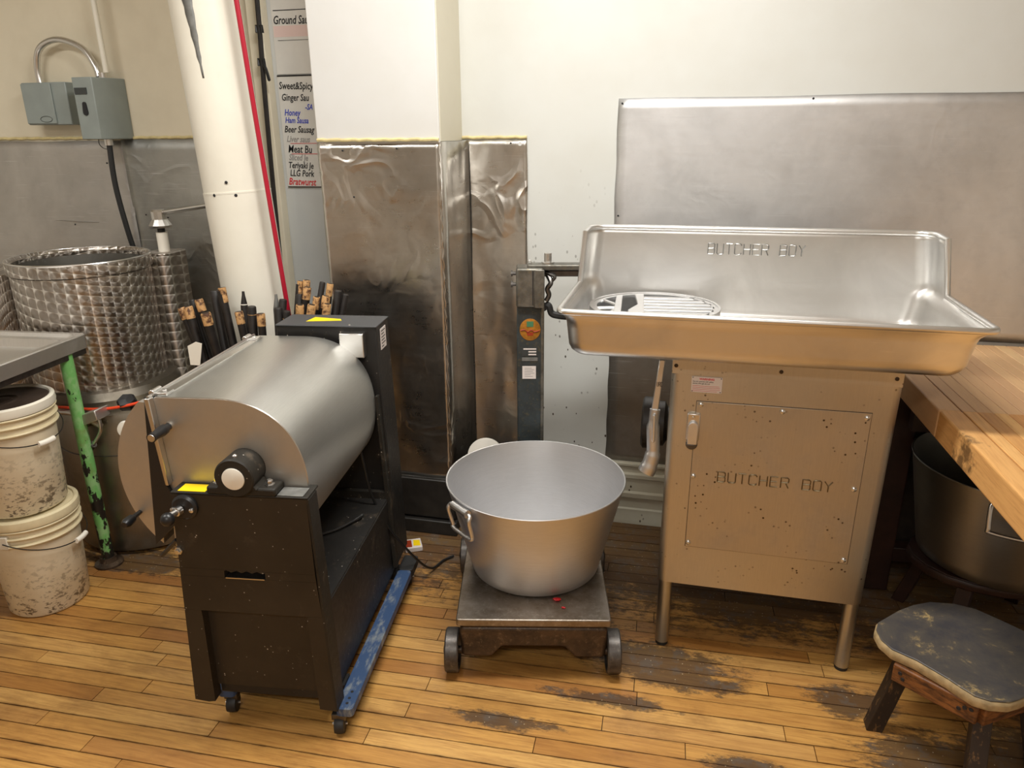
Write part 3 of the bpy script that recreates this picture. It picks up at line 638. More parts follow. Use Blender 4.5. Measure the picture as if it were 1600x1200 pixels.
bm = BM(); prism(bm, [(p[0], p[1]) for p in rrect(.135, .262, .16, .32, .035)], .5, 1.142, 'z'); obj('lift_housing', bm, M['swirl'], t, bev=.004)
bm = BM(); prism(bm, [(p[0], p[1]) for p in rrect(-.5, -.245, -.16, .22, .05)], .5, 1.09, 'z'); obj('hopper_housing', bm, M['swirlbox'], t, bev=.004)
# base
bm = BM(); lathe(bm, [(.0, .02), (.285, .02), (.292, .04), (.292, .56), (.28, .60), (.0, .605)], c=(.154, -.024, 0), n=64); obj('base', bm, M['basest'], t)
obj('base_seam', tube(BM(), [(.154+.2935*math.cos(a*PI/32), -.024+.2935*math.sin(a*PI/32), .44) for a in range(64)], .002, 6, closed=True), M['darksteel'], t)
bm = BM(); lathe(bm, [(.0, .60), (.268, .60), (.275, .63), (.262, .66), (.0, .67)], c=(.03, -.005, 0), n=64); obj('collar', bm, M['basest'], t)
# lid arm with knob
bm = BM(); cyl(bm, (.206, .235, 1.142), (.206, .235, 1.222), .0225); obj('post_sleeve', bm, M['ivory'], t, label='white plastic sleeve of the post')
bm = BM(); cyl(bm, (.206, .235, 1.222), (.206, .235, 1.243), .015); obj('post', bm, M['rubber'], t)
bm = BM(); lathe(bm, [(0, 1.213), (.044, 1.213), (.046, 1.222), (.034, 1.240), (.030, 1.246), (.031, 1.278), (.024, 1.286), (0, 1.286)], c=(.206, .235, .028), n=12); obj('arm_knob', bm, M['bright'], t, ang=25)
bm = BM(); tube(bm, [(.225, .235, 1.302), (.515, .156, 1.344)], .0105, 14); obj('arm_rod', bm, M['bright'], t)
# knee lever, bracket and fittings on the front
bm = BM(); tube(bm, smooth([(.01, -.30, .600), (.10, -.315, .615), (.18, -.33, .612), (.26, -.325, .575)]), .011, 10); obj('knee_bar', bm, M['sinkst'], t)
bm = BM(); prism(bm, [(.185, .560), (.188, .600), (.215, .630), (.285, .655), (.292, .618), (.232, .595), (.203, .577)], -.37, -.30, 'y'); obj('knee_pad', bm, M['sinkst'], t, bev=.003)
bm = BM(); tube(bm, smooth([(.275, -.345, .625), (.28, -.35, .58), (.262, -.35, .545), (.22, -.345, .50)]), .006, 8); obj('lever_rod', bm, M['bright'], t)
bm = BM(); cyl(bm, (.225, -.345, .507), (.20, -.345, .483), .014); obj('lever_end', bm, M['darksteel'], t)
bm = BM(); axlathe(bm, [(.03, 0), (.034, .006), (.03, .016), (.0, .019)], (.335, -.285, .555), (.2, -1, .1), 24); obj('push_button', bm, M['ivory'], t, label='round white button')
bm = BM(); axlathe(bm, [(.012, 0), (.012, .02), (.034, .025), (.038, .04), (.03, .055), (0, .058)], (.335, -.25, .625), (.2, -.5, .8), 6); obj('clamp_knob', bm, M['blackclean'], t, ang=20)
tag(obj('orange_cord', tube(BM(), smooth([(-2.66, 2.10, .6), (-2.36, 2.125, .63), (-2.13, 2.13, .636), (-2.0, 2.15, .652), (-1.87, 2.20, .685), (-1.78, 2.26, .70), (-1.76, 2.30, .55), (-1.78, 2.32, .3), (-1.78, 2.34, .02)]), .0055, 8), M['orange']), 'orange cord draped across the front of the swirl-finished tank', 'cord')

# ------------------------------------------------------------------ steel sink table with green leg
t = thing('sink_table', 'stainless sink counter at the left edge on a chipped green pipe leg', 'sink', (-2.127, 2.172, 0), math.radians(5))
SZ = .92
def ring(x0, x1, y0, y1, r, z): return [(p[0], p[1], z) for p in rrect(x0, x1, y0, y1, r)]
bm = BM()
loft(bm, [ring(-1.5, 0, -1.15, 0, .02, SZ-.052), ring(-1.5, 0, -1.15, 0, .02, SZ-.004), ring(-1.497, -.003, -1.147, -.003, .02, SZ), ring(-1.475, -.022, -1.125, -.022, .03, SZ), ring(-1.468, -.030, -1.118, -.030, .03, SZ-.012), ring(-1.44, -.055, -1.09, -.055, .04, SZ-.014), ring(-1.432, -.062, -1.082, -.062, .04, SZ-.045)], False, True)
obj('counter', bm, M['sinkst'], t)
obj('apron', box(BM(), -1.49, -.01, -1.14, -.01, SZ-.075, SZ-.05), M['darksteel'], t)
for nm, x, y in (('leg', -.03, -.09), ('leg', -1.42, -.09)):
    lg = obj(nm, cyl(BM(), (x, y, .03), (x, y, SZ-.05), .0225, n=24), M['green'], t)
    obj('foot_flange', lathe(BM(), [(0, 0), (.052, 0), (.052, .008), (.034, .016), (.03, .034), (0, .034)], (x, y, 0), 24), M['rust'], t)
# ------------------------------------------------------------------ buckets
def bucket(label, x, y, z, lid, rot, handle_z):
    t = thing('plastic_bucket', label, 'bucket', (x, y, z), rot, 'stacked white pails under the sink'); t.scale = (.975, .975, 1.108)
    bm = BM(); lathe(bm, [(0, .002), (.126, .002), (.132, .010), (.1475, .325), (.144, .325), (.128, .012), (0, .010)], n=64); obj('pail_body', bm, M['bucket'], t)
    for k, zz in enumerate((.268, .292, .316)):
        bm = BM(); r = .147+.0005*k; lathe(bm, [(r-.002, zz-.005), (r+.008, zz-.004), (r+.010, zz), (r+.008, zz+.003), (r-.002, zz+.004)], n=64); obj('rib', bm, M['lidcream'], t)
    bm = BM(); lathe(bm, [(.145, .324), (.158, .322), (.160, .330), (.158, .347), (.150, .352), (.144, .350), (.141, .343)], n=64); obj('lid_rim', bm, M['ringwhite'] if lid else M['lidcream'], t)
    bm = BM(); lathe(bm, [(.142, .344), (.10, .343), (.08, .3445), (.055, .343), (.05, .3455), (.035, .343), (.03, .3455), (0, .344)] + [], n=64)
    obj('lid', bm, M['lidbrown'] if lid else M['lidcream'], t, label='brown stained lid' if lid else None)
    obj('lug', box(BM(), .140, .158, -.016, .016, .262, .305), M['ringwhite'], t, bev=.003)
    pts = []
    for i in range(25):
        a = math.radians(0 + i*180/24); r = .160 + .006*math.sin(a)
        pts.append((r*math.cos(a), r*math.sin(a), .283 - handle_z*math.sin(a)**1.0))
    obj('wire_handle', tube(BM(), pts, .0018, 6), M['wire'], t)
    obj('handle_grip', tube(BM(), [(.17*math.cos(math.radians(a)), .17*math.sin(math.radians(a)), .283-handle_z*math.sin(math.radians(a))) for a in (80, 85, 90, 95, 100)], .009, 12), M['ivory'], t)
    return t
bucket('lower of the two stacked dirty white pails under the sink, on the floor', -2.195, 1.84, 0, False, math.radians(-78), .055)
bucket('upper of the two stacked white pails, with a brown stained lid', -2.20, 1.84, .389, True, math.radians(-95), .055)

# ------------------------------------------------------------------ meat tumbler
TA = math.radians(7.1)
t = thing('meat_tumbler', 'horizontal stainless meat tumbler drum on a black steel stand', 'machine', (-1.221, 1.418, 0), TA)
bm = BM(); prism(bm, [(-.012, .745), (.344, .745), (.346, .53), (-.021, .53)], 0, .035)
prism(bm, [(-.022, .5295), (.100, .5295), (.099, .507), (-.023, .507)], 0, .035); prism(bm, [(.211, .5295), (.346, .5295), (.347, .507), (.211, .507)], 0, .035)
prism(bm, [(-.023, .5065), (.347, .5065), (.353, .40), (-.029, .40)], 0, .035)
prism(bm, [(-.029, .3995), (.018, .3995), (.019, .38), (.014, .098), (-.006, .095), (-.045, .10)], 0, .035); prism(bm, [(.311, .3995), (.353, .3995), (.362, .095), (.318, .098), (.311, .38)], 0, .035)
obj('front_panel', bm, M['brownblack'], t)
bm = BM(); prism(bm, [(.344, .745), (.353, .40), (.362, .095), (.368, .095), (.360, .40), (.350, .745)], 0, .055); obj('side_flange', bm, M['blackrough'], t)
bm = BM(); prism(bm, [(.099, .530)] + [(.099+.112*i/16, .5265+.003*math.sin(i*PI/2)) for i in range(17)] + [(.211, .530)], -.0006, .03); obj('finger_grip', bm, M['brownblack'], t)
obj('slot_lip', box(BM(), .102, .208, -.001, .03, .5052, .5078), M['bright'], t, label='bright bare edge of the handle slot')
obj('slot_back', box(BM(), .09, .22, .034, .037, .50, .535), M['ink'], t)
obj('recessed_panel', box(BM(), .014, .314, .028, .036, .135, .402), M['brownblack'], t)
bm = BM(); prism(bm, [(.06, .3995), (.14, .3995), (.135, .392), (.10, .392), (.095, .386), (.062, .388)], .020, .029); prism(bm, [(.155, .3995), (.205, .3995), (.203, .394), (.158, .393)], .020, .029); obj('torn_gasket', bm, M['ink'], t)
obj('shelf', box(BM(), -.012, .348, 0, .075, .745, .751), M['blackrough'], t, bev=.002)
obj('base', box(BM(), .014, .347, .036, .78, .100, .40), M['black'], t, bev=.004)
obj('base_top', box(BM(), .02, .345, .06, .665, .3995, .404), M['black'], t)
obj('base_lip', box(BM(), .02, .34, .655, .675, .40, .43), M['blackrough'], t)
bm = BM(); prism(bm, [(.349, .13), (.349, .32), (.353, .34), (.347, .35), (.346, .12)], .04, .05); obj('corner_seam', bm, M['rust'], t)
# drum
def sup(cx, cz, r, a0, a1, n, p=2.0):
    out = []
    for i in range(n+1):
        a = math.radians(a0+(a1-a0)*i/n); c, s_ = math.cos(a), math.sin(a)
        k = (abs(c)**p+abs(s_)**p)**(-1/p); out.append((cx+r*k*c, cz+r*k*s_))
    return out
cov = [(-.065, .965), (-.06, .975), (-.045, .982)] + sup(.10, .755, .228, 90, -90, 48, 2.35) + [(-.045, .54), (-.06, .56), (-.048, .748)]
bm = BM(); prism(bm, cov, .062, .655); obj('drum_cover', bm, M['drum'], t, ang=30)
bm = BM(); prism(bm, cov, .056, .0619); obj('end_plate', bm, M['drumend'], t)
bm = BM(); tube(bm, [(x, .059, z) for x, z in [(-.062, .97), (-.045, .982)] + sup(.10, .755, .228, 90, -60, 40, 2.35)], .0022, 6); obj('edge_weld', bm, M['bright'], t)
bm = BM(); prism(bm, [(-.062, .96)] + arc(.085, .757, .28, 133, 227, 30) + [(-.102, .575)], .075, .65); obj('drum_body', bm, M['drumend'], t)
bm = BM(); prism(bm, [(-.068, .985), (-.055, .985), (-.050, .748), (-.012, .66), (-.108, .566)], .045, .62); obj('gasket', bm, M['blackclean'], t)
bm = BM(); prism(bm, [(-.064, .985), (-.050, .985), (-.036, .748), (-.046, .748)], .036, .056); obj('cover_flange', bm, M['bright'], t, bev=.002)
bm = BM(); tube(bm, [(-.058, .046, .985), (-.050, .63, .990)], .0045, 8); box(bm, -.058, -.022, .07, .63, .980, .986); obj('hinge_strip', bm, M['bright'], t)
for y in (.085, .60):
    bm = BM(); box(bm, -.062, -.02, y-.018, y+.018, .984, .9905); axlathe(bm, [(.0075, 0), (.0075, .04)], (-.060, y-.02, .990), (0, 1, 0), 12); axlathe(bm, [(.006, 0), (.006, .004)], (-.035, y, .9905), (0, 0, 1), 6)
    obj('hinge', bm, M['bright'], t, bev=.0012)
# grips and knobs
def grip(c, L, r, nm='grip'):
    g_ = obj(nm, axlathe(BM(), [(r*.7, 0), (r*.8, .008), (r*.8, .012), (r*1.05, .02), (r*1.12, L*.45), (r*.85, L*.8), (r, L)], c, (0, -1, 0), 20), M['blackclean'], t)
    b_ = obj('grip_cap', axlathe(BM(), [(r*.78, 0), (r*.72, .0015)], (c[0], c[1]-L, c[2]), (0, -1, 0), 20), M['bright'], g_)
    obj('ferrule', axlathe(BM(), [(r*.85, -.004), (r*.9, .006)], c, (0, -1, 0), 20), M['bright'], g_)
grip((-.020, .056, .907), .080, .0125)
obj('lower_knob', axlathe(BM(), [(.006, 0), (.007, .03), (.012, .036), (.0135, .06), (.008, .071)], (-.158, .075, .645), (0, -1, 0), 18), M['blackclean'], t)
# pillow block bearing
br = obj('bearing_block', box(BM(), .088, .268, -.004, .052, .7512, .772), M['blackrough'], t, bev=.005)
obj('housing', axlathe(BM(), [(.048, 0), (.051, .004), (.050, .08)], (.172, -.018, .804), (0, 1, 0), 40), M['blackrough'], br)
obj('bearing_foot', prism(BM(), [(.122, .772), (.132, .79), (.21, .79), (.224, .772)], -.012, .05), M['blackrough'], br)
obj('end_cap', axlathe(BM(), [(.029, 0), (.0285, .003), (.02, .006), (0, .0075)], (.172, -.0185, .804), (0, -1, 0), 32), M['ivory'], br, label='white plastic end cap')
obj('grease_fitting', axlathe(BM(), [(.006, 0), (.006, .006), (.003, .009)], (.174, .0, .853), (0, 0, 1), 10), M['bright'], br)
for x in (.108, .244): obj('bolt', axlathe(BM(), [(.013, 0), (.013, .003), (.009, .003), (.009, .012), (.006, .015)], (x, .022, .7715), (0, 0, 1), 6), M['bright'], br, ang=20)
obj('worn_edge', box(BM(), .268, .335, .004, .05, .751, .7535), M['patch'], t, bev=.001)
obj('sticker', box(BM(), .005, .078, .006, .045, .7512, .7522), M['yellow'], t, sm=False, label='yellow rectangular sticker')
lp = obj('latch_plate', axlathe(BM(), [(.034, 0), (.034, .007), (.028, .012)], (.024, 0, .712), (0, -1, 0), 24), M['blackclean'], t)
obj('plunger', axlathe(BM(), [(.012, 0), (.012, .014), (.009, .016), (.009, .034)], (.016, -.012, .708), (-.3, -1, 0), 16), M['bright'], lp)
obj('knob_ball', ball(BM(), (.004, -.052, .702), .0175), M['blackclean'], lp)
for x in (-.004, .046): obj('screw', axlathe(BM(), [(.0065, 0), (.006, .005), (.003, .007)], (x, -.011, .708), (0, -1, 0), 12), M['bright'], lp)
bt = obj('bolt', axlathe(BM(), [(.0115, 0), (.0115, .006), (.0075, .006), (.0075, .012), (.006, .013)], (-.014, 0, .583), (0, -1, 0), 6), M['bright'], t, ang=20)
obj('prop_arm', tube(BM(), [(-.03, .02, .60), (-.10, .05, .53)], .006, 6), M['blackclean'], t)
# gearbox tower at the back
bm = BM(); prism(bm, [(.005, 1.01), (.34, 1.01), (.352, .60), (.362, .13), (-.02, .13), (.0, .6)], .68, .82); obj('motor_tower', bm, M['black'], t, bev=.003)
obj('tower_cap', box(BM(), .003, .343, .677, .823, 1.009, 1.014), M['grey'], t, bev=.0015)
obj('tower_flange', prism(BM(), [(.338, .78), (.352, .42), (.364, .13), (.352, .13), (.340, .42), (.328, .78)], .655, .68), M['blackrough'], t)
obj('bracket', box(BM(), .225, .305, .650, .68, .915, .995), M['bright'], t, bev=.003)
obj('cap_screw', axlathe(BM(), [(.004, 0), (.003, .002)], (.25, .69, 1.014), (0, 0, 1), 10), M['bright'], t)
obj('sticker', prism(BM(), [(.09, .725), (.205, .745), (.195, .765), (.10, .785)], 1.0141, 1.0149, 'z'), M['yellow'], t, sm=False, label='yellow warning sticker on the black cap')
lb = obj('label', box(BM(), .3425, .3445, .715, .775, .925, .995), M['plate'], t, sm=False, label='white data label')
for k in range(6): obj('text_line', box(BM(), .3446, .3450, .722, .722+(.045, .03, .042, .036, .044, .025)[k], .985-k*.0105, .988-k*.0105), M['ink'], lb, sm=False)
# cords inside
cord_=obj('power_cord', tube(BM(), smooth([(-1.02, 2.05, .66), (-1.005, 2.05, .55), (-.99, 2.06, .44), (-.955, 2.10, .30), (-.90, 2.20, .12), (-.88, 2.30, .02), (-.86, 2.38, .008), (-.83, 2.42, .008)]), .0045, 8), M['wire']); cord_.parent = t; cord_.matrix_parent_inverse = (Matrix.Translation(t.location) @ Matrix.Rotation(TA, 4, 'Z')).inverted()
cord_=obj('power_cord', tube(BM(), smooth([(-1.17, 1.88, .412), (-1.10, 1.82, .411), (-1.04, 1.86, .411), (-1.00, 1.93, .413), (-.985, 1.97, .416)]), [.004]*26+[.006]*7, 8), M['wire']); cord_.parent = t; cord_.matrix_parent_inverse = (Matrix.Translation(t.location) @ Matrix.Rotation(TA, 4, 'Z')).inverted()

# dolly
t = thing('dolly', 'low dolly with scuffed blue rail and black casters under the tumbler', 'dolly', (-1.221, 1.418, 0), TA)
bm = BM(); prism(bm, [(p[0], p[1]) for p in rrect(.355, .405, .012, .70, .012)], .066, .0935, 'z'); obj('rail', bm, M['blue'], t, bev=.002)
bm = BM(); prism(bm, [(p[0], p[1]) for p in rrect(.353, .408, .70, .80, .012)], .064, .0938, 'z'); obj('rail_end', bm, M['rubber'], t, bev=.002)
bm = BM(); prism(bm, [(p[0], p[1]) for p in rrect(-.01, .04, .05, .78, .012)], .066, .0935, 'z'); obj('rail', bm, M['blue'], t, bev=.002)
for y in (.12, .70): obj('crossbar', box(BM(), .04, .355, y-.025, y+.025, .066, .0995), M['black'], t)
for y in (.035, .055, .08): obj('hole', axlathe(BM(), [(.0045, 0), (.0045, .0006)], (.383, y, .0935), (0, 0, 1), 12), M['ink'], t)
for x, y in ((.36, .028), (.02, .075), (.375, .76), (.02, .76)):
    c = obj('caster', axlathe(BM(), [(.018, -.015), (.026, -.013), (.0275, -.006), (.0275, .006), (.026, .013), (.018, .015)], (x, y, .0278), (1, .15, 0), 24), M['rubber'], t)
    obj('fork', box(BM(), x-.02, x+.02, y-.012, y+.012, .046, .067), M['darksteel'], c, bev=.003)
    obj('axle', tube(BM(), [(x-.021, y-.003, .028), (x+.021, y+.003, .028)], .004, 8), M['bright'], c)

# ------------------------------------------------------------------ smoke sticks in a bin behind the tumbler
t = thing('stick_bin', 'dark round bin behind the tumbler holding the charred sticks', 'bin', (-1.52, 2.29, 0))
obj('bin_body', lathe(BM(), [(0, .003), (.105, .003), (.125, .55), (.121, .55), (.101, .01), (0, .01)], n=40), M['darksteel'], t)
obj('bin_rim', tube(BM(), [(.123*math.cos(a*PI/20), .123*math.sin(a*PI/20), .55) for a in range(40)], .004, 8, closed=True), M['darksteel'], t)
STK = [ # tip x, y, z, radius, kind, label
 (-1.812, 2.30, 1.000, .0135, 'tan', 'leftmost smoke stick with a short tan end'),
 (-1.792, 2.34, 1.022, .0120, 'char', 'thin charred stick just behind the leftmost stick'),
 (-1.775, 2.29, 1.008, .0165, 'tan', 'thick tan-ended stick second from the left'),
 (-1.748, 2.32, 1.030, .0155, 'tan', 'tan-ended stick behind the thick left sticks'),
 (-1.705, 2.36, 1.055, .0165, 'char', 'fully charred stick leaning left of the pipe'),
 (-1.655, 2.33, 1.075, .0150, 'split', 'tallest left stick with half-burnt tan tip in front of the pipe'),
 (-1.690, 2.27, .992, .0180, 'tan', 'thick front stick with a long tan end near the cover hinge'),
 (-1.585, 2.36, 1.058, .0130, 'point', 'pointed black stick with a white band before the pipe'),
 (-1.574, 2.30, .996, .0150, 'tan', 'short tan stick low in front of the pipe'),
 (-1.518, 2.30, 1.018, .0150, 'ringed', 'black stick with a pale ring in front of the pipe'),
 (-1.478, 2.29, .996, .0150, 'tan', 'brown-ended stick right of the ringed black stick'),
 (-1.458, 2.37, 1.050, .0130, 'green', 'pale grey-green pointed stick against the pipe'),
 (-1.425, 2.36, 1.035, .0140, 'char', 'charred stick touching the foot of the red cable'),
 (-1.418, 2.31, 1.015, .0150, 'char', 'thick charred stick left of the black tower cap'),
 (-1.385, 2.31, 1.005, .0125, 'ringed', 'small black stick with a pale ring beside the tower cap'),
 (-1.392, 2.43, 1.090, .0115, 'split', 'rearmost stick with tan side strip below the paper list'),
 (-1.362, 2.43, 1.095, .0135, 'tan', 'tall brown-ended stick at the back right'),
 (-1.345, 2.40, 1.075, .0150, 'tan', 'tan stick with a curly burn mark at the back right'),
 (-1.378, 2.40, 1.048, .0130, 'char', 'charred stick in the middle of the right cluster'),
 (-1.348, 2.34, 1.022, .0150, 'tan', 'tan-grey stick with a brown drip just above the cap'),
 (-1.298, 2.43, 1.090, .0110, 'char', 'thin charred stick at the top of the right cluster'),
 (-1.268, 2.43, 1.085, .0125, 'tan', 'reddish-brown stick at the top right of the cluster'),
 (-1.300, 2.38, 1.045, .0130, 'tan', 'orange-brown stick low in the right cluster'),
 (-1.262, 2.38, 1.050, .0150, 'tan', 'wide tan stick near the right end of the cluster'),
 (-1.228, 2.41, 1.065, .0145, 'char', 'rightmost charred stick against the pilaster sheet'),
 (-1.300, 2.34, 1.025, .0155, 'tan', 'front tan stick with brown stain in the right cluster'),
 (-1.245, 2.35, 1.028, .0145, 'tan', 'rightmost pale stick tilted over the tower cap'),
 (-1.205, 2.42, 1.050, .0120, 'char', 'charred stick at the far right edge of the cluster')]
for i, (x, y, z, r, kind, lab) in enumerate(STK):
    bx = -1.52 + .06*math.cos(i*2.4) + (x+1.52)*.25; by = 2.29 + .05*math.sin(i*2.4)
    if abs(bx+1.52) > .07: bx = -1.52 + math.copysign(.07, bx+1.52)
    t = thing('smoke_stick', lab, 'stick', (bx, by, .015), 0, 'charred sticks standing behind the tumbler')
    p0 = Vector((0, 0, 0)); p1 = Vector((x-bx, y-by, z-.015)); d = (p1-p0).normalized(); L = (p1-p0).length
    e = .045 if kind in ('tan',) else .03
    if kind == 'tan':
        obj('shaft', tube(BM(), [p0, p1-d*e], r*.93, 12), M['char'], t); obj('tip', tube(BM(), [p1-d*e, p1-d*.004, p1], [r, r, r*.9], 14), M['tan'], t, label='unburnt tan end')
        obj('end_grain', axlathe(BM(), [(r*.72, 0), (r*.72, .0008)], p1, d, 12), M['darkwood'], t)
    elif kind == 'split':
        obj('shaft', tube(BM(), [p0, p1-d*.012], r, 12), M['char'], t); obj('tip', tube(BM(), [p1-d*.055, p1], [r*.9, r*.95], 12), M['tan'], t).location = (.004, 0, 0)
        obj('end_grain', axlathe(BM(), [(r*.75, 0), (r*.75, .0008)], p1+Vector((.004, 0, 0)), d, 12), M['darkwood'], t)
    elif kind in ('point', 'green'):
        mt = M['char'] if kind == 'point' else M['patch']
        obj('shaft', tube(BM(), [p0, p1-d*.055, p1-d*.012, p1], [r, r, r*.42, r*.36], 12), mt, t)
        if kind == 'point': obj('band', tube(BM(), [p1-d*.050, p1-d*.047], r*1.0, 12), M['ivory'], t)
    elif kind == 'ringed':
        obj('shaft', tube(BM(), [p0, p1-d*.004, p1], [r*1.05, r*1.05, r*.9], 14), M['char'], t); obj('band', tube(BM(), [p1-d*.030, p1-d*.028], r*1.09, 14), M['tan'], t)
    else:
        obj('shaft', tube(BM(), [p0, p1-d*.004, p1], [r, r, r*.85], 14), M['char'], t)
t = thing('paper_tag', 'cream paper tag sticking up beside the swirl-finished housing', 'tag', (-1.735, 2.24, 0))
obj('tag_sheet', prism(BM(), [(-.028, .80), (.012, .80), (.034, .885), (.008, .89), (-.028, .872)], 0, .0012), M['ivory'], t, sm=False)
obj('tag_stem', tube(BM(), [(-.01, .004, .02), (-.008, .004, .82)], .003, 8), M['wire'], t)

# ------------------------------------------------------------------ platform scale
t = thing('platform_scale', 'old rusty portable platform scale with a tall beam column', 'scale', (-.378, 1.812, 0), math.radians(12.1))
bm = BM(); prism(bm, [(p[0], p[1]) for p in rrect(-.233, .233, 0, .60, .008, 3)], .196, .22, 'z'); obj('platform', bm, M['platsteel'], t, bev=.003)
bm = BM(); prism(bm, [(-.222, .176), (.222, .176), (.226, .16), (.222, .075), (.215, .066), (.135, .066), (.125, .07), (.098, .102), (.085, .105), (-.085, .105), (-.098, .102), (-.125, .07), (-.135, .066), (-.215, .066), (-.222, .075), (-.226, .16)], .022, .075)
obj('front_casting', bm, M['rust'], t, bev=.012, seg=4)
obj('frame', box(BM(), -.205, .205, .05, .60, .12, .194), M['rust'], t, bev=.006)
obj('skirt', box(BM(), -.215, .215, .022, .60, .176, .197), M['rust'], t, bev=.003)
for x in (-1, 1): obj('axle', cyl(BM(), (x*.20, .055, .068), (x*.268, .055, .068), .012), M['rust'], t)
for x, y, r in ((-.252, .055, .068), (.248, .055, .068), (-.252, .60, .068), (.248, .60, .068)):
    s_ = 1 if x > 0 else -1
    wq = obj('wheel', axlathe(BM(), [(.02, -.018), (.054, -.014), (.058, -.021), (r-.003, -.021), (r, -.017), (r, .017), (r-.003, .021), (.058, .021), (.054, .012), (.02, .016)], (x, y, r), (1, 0, 0), 36), M['wheeliron'], t)
    obj('hub', axlathe(BM(), [(.018, 0), (.016, .01), (.009, .013)], (x+s_*.016, y, r), (s_, 0, 0), 12), M['rust'], wq)
CMARK = set(bpy.data.objects)
obj('column', box(BM(), -.047, .045, .60, .665, .12, 1.09), M['beampaint'], t, bev=.004)
obj('column_rail', box(BM(), .038, .050, .594, .60, .15, 1.05), M['headpaint'], t, bev=.002)
obj('head', box(BM(), -.049, .047, .585, .68, 1.05, 1.178), M['headpaint'], t, bev=.008)
for x in (.008, .030): obj('head_groove', box(BM(), x, x+.003, .583, .5855, 1.06, 1.17), M['ink'], t)
obj('head_cover', prism(BM(), [(.014, 1.174), (.050, 1.174), (.050, 1.05), (.014, 1.05)], .578, .584), M['headpaint'], t, bev=.003)
for z in (1.155, 1.12): obj('side_bolt', axlathe(BM(), [(.006, 0), (.006, .012), (.010, .012), (.010, .018)], (-.049, .63, z), (-1, 0, 0), 8), M['darksteel'], t)
obj('top_ring', tube(BM(), [(-.002+.007*math.cos(a*PI/8), .63, 1.188+.009*math.sin(a*PI/8)) for a in range(16)], .002, 6, closed=True), M['bright'], t)
obj('beam_cover', box(BM(), -.01, .42, .60, .66, 1.168, 1.186), M['headpaint'], t, bev=.004)
obj('beam', box(BM(), .05, .42, .615, .645, 1.146, 1.166), M['darksteel'], t, bev=.003)
bm = BM(); axlathe(bm, [(.022, 0), (.022, .006), (.013, .006), (.013, .034)], (.062, .63, 1.186), (0, 0, 1), 16); obj('lock_screw', bm, M['bright'], t)
obj('poise_hook', tube(BM(), smooth([(.062, .62, 1.15), (.072, .60, 1.13), (.060, .60, 1.11), (.066, .60, 1.09), (.056, .60, 1.07)]), .009, 8), M['darksteel'], t)
obj('poise_hook', tube(BM(), smooth([(.05, .62, 1.16), (.085, .60, 1.15), (.075, .60, 1.135)]), .006, 8), M['darksteel'], t)
obj('weight_bracket', tube(BM(), smooth([(.045, .61, 1.045), (.065, .60, 1.055), (.075, .60, 1.03), (.10, .60, 1.022), (.13, .605, 1.018)]), .012, 8), M['rubber'], t)
bd = obj('badge', axlathe(BM(), [(.037, 0), (.037, .001), (.033, .002)], (.0, .600, .975), (0, -1, 0), 32), M['badge'], t, label='round orange enamel maker badge')
obj('badge_panel', box(BM(), -.012, .012, .597, .598, .985, 1.003), M['badgegreen'], bd, sm=False)
obj('badge_script', tube(BM(), smooth([(-.034, .5975, .972), (-.02, .5975, .975), (-.008, .5975, .968), (.004, .5975, .974), (.016, .5975, .968), (.034, .5975, .973)]), .0022, 6), M['badgered'], bd)
obj('badge_crest', prism(BM(), [(-.010, .955), (.010, .955), (.013, .966), (-.013, .966)], .5972, .598), M['badgered'], bd)
pl = obj('data_plate', box(BM(), -.029, .027, .5985, .600, .885, .915), M['elecdark'], t, sm=False, label='black data plate')
for z in (.9095, .9, .8905): obj('text_line', box(BM(), -.006 if z < .905 else -.024, .022, .598, .5985, z-.0022, z+.0022), M['plate'], pl, sm=False)
obj('small_plate', box(BM(), -.029, .027, .5985, .600, .868, .880), M['patch'], t, sm=False)
pl = obj('label', box(BM(), -.028, .021, .5985, .600, .806, .850), M['plate'], t, sm=False, label='square white sticker')
for k in range(6): obj('text_line', box(BM(), -.020, -.020+(.026, .034, .03, .035, .022, .03)[k], .598, .5985, .843-k*.0058, .8445-k*.0058), M['inkgrey'], pl, sm=False)

for o in set(bpy.data.objects) - CMARK:
    for v_ in o.data.vertices: v_.co.x -= .010; v_.co.y += .075; v_.co.z = max(.02, 1.161 - (1.178 - v_.co.z)*1.085)
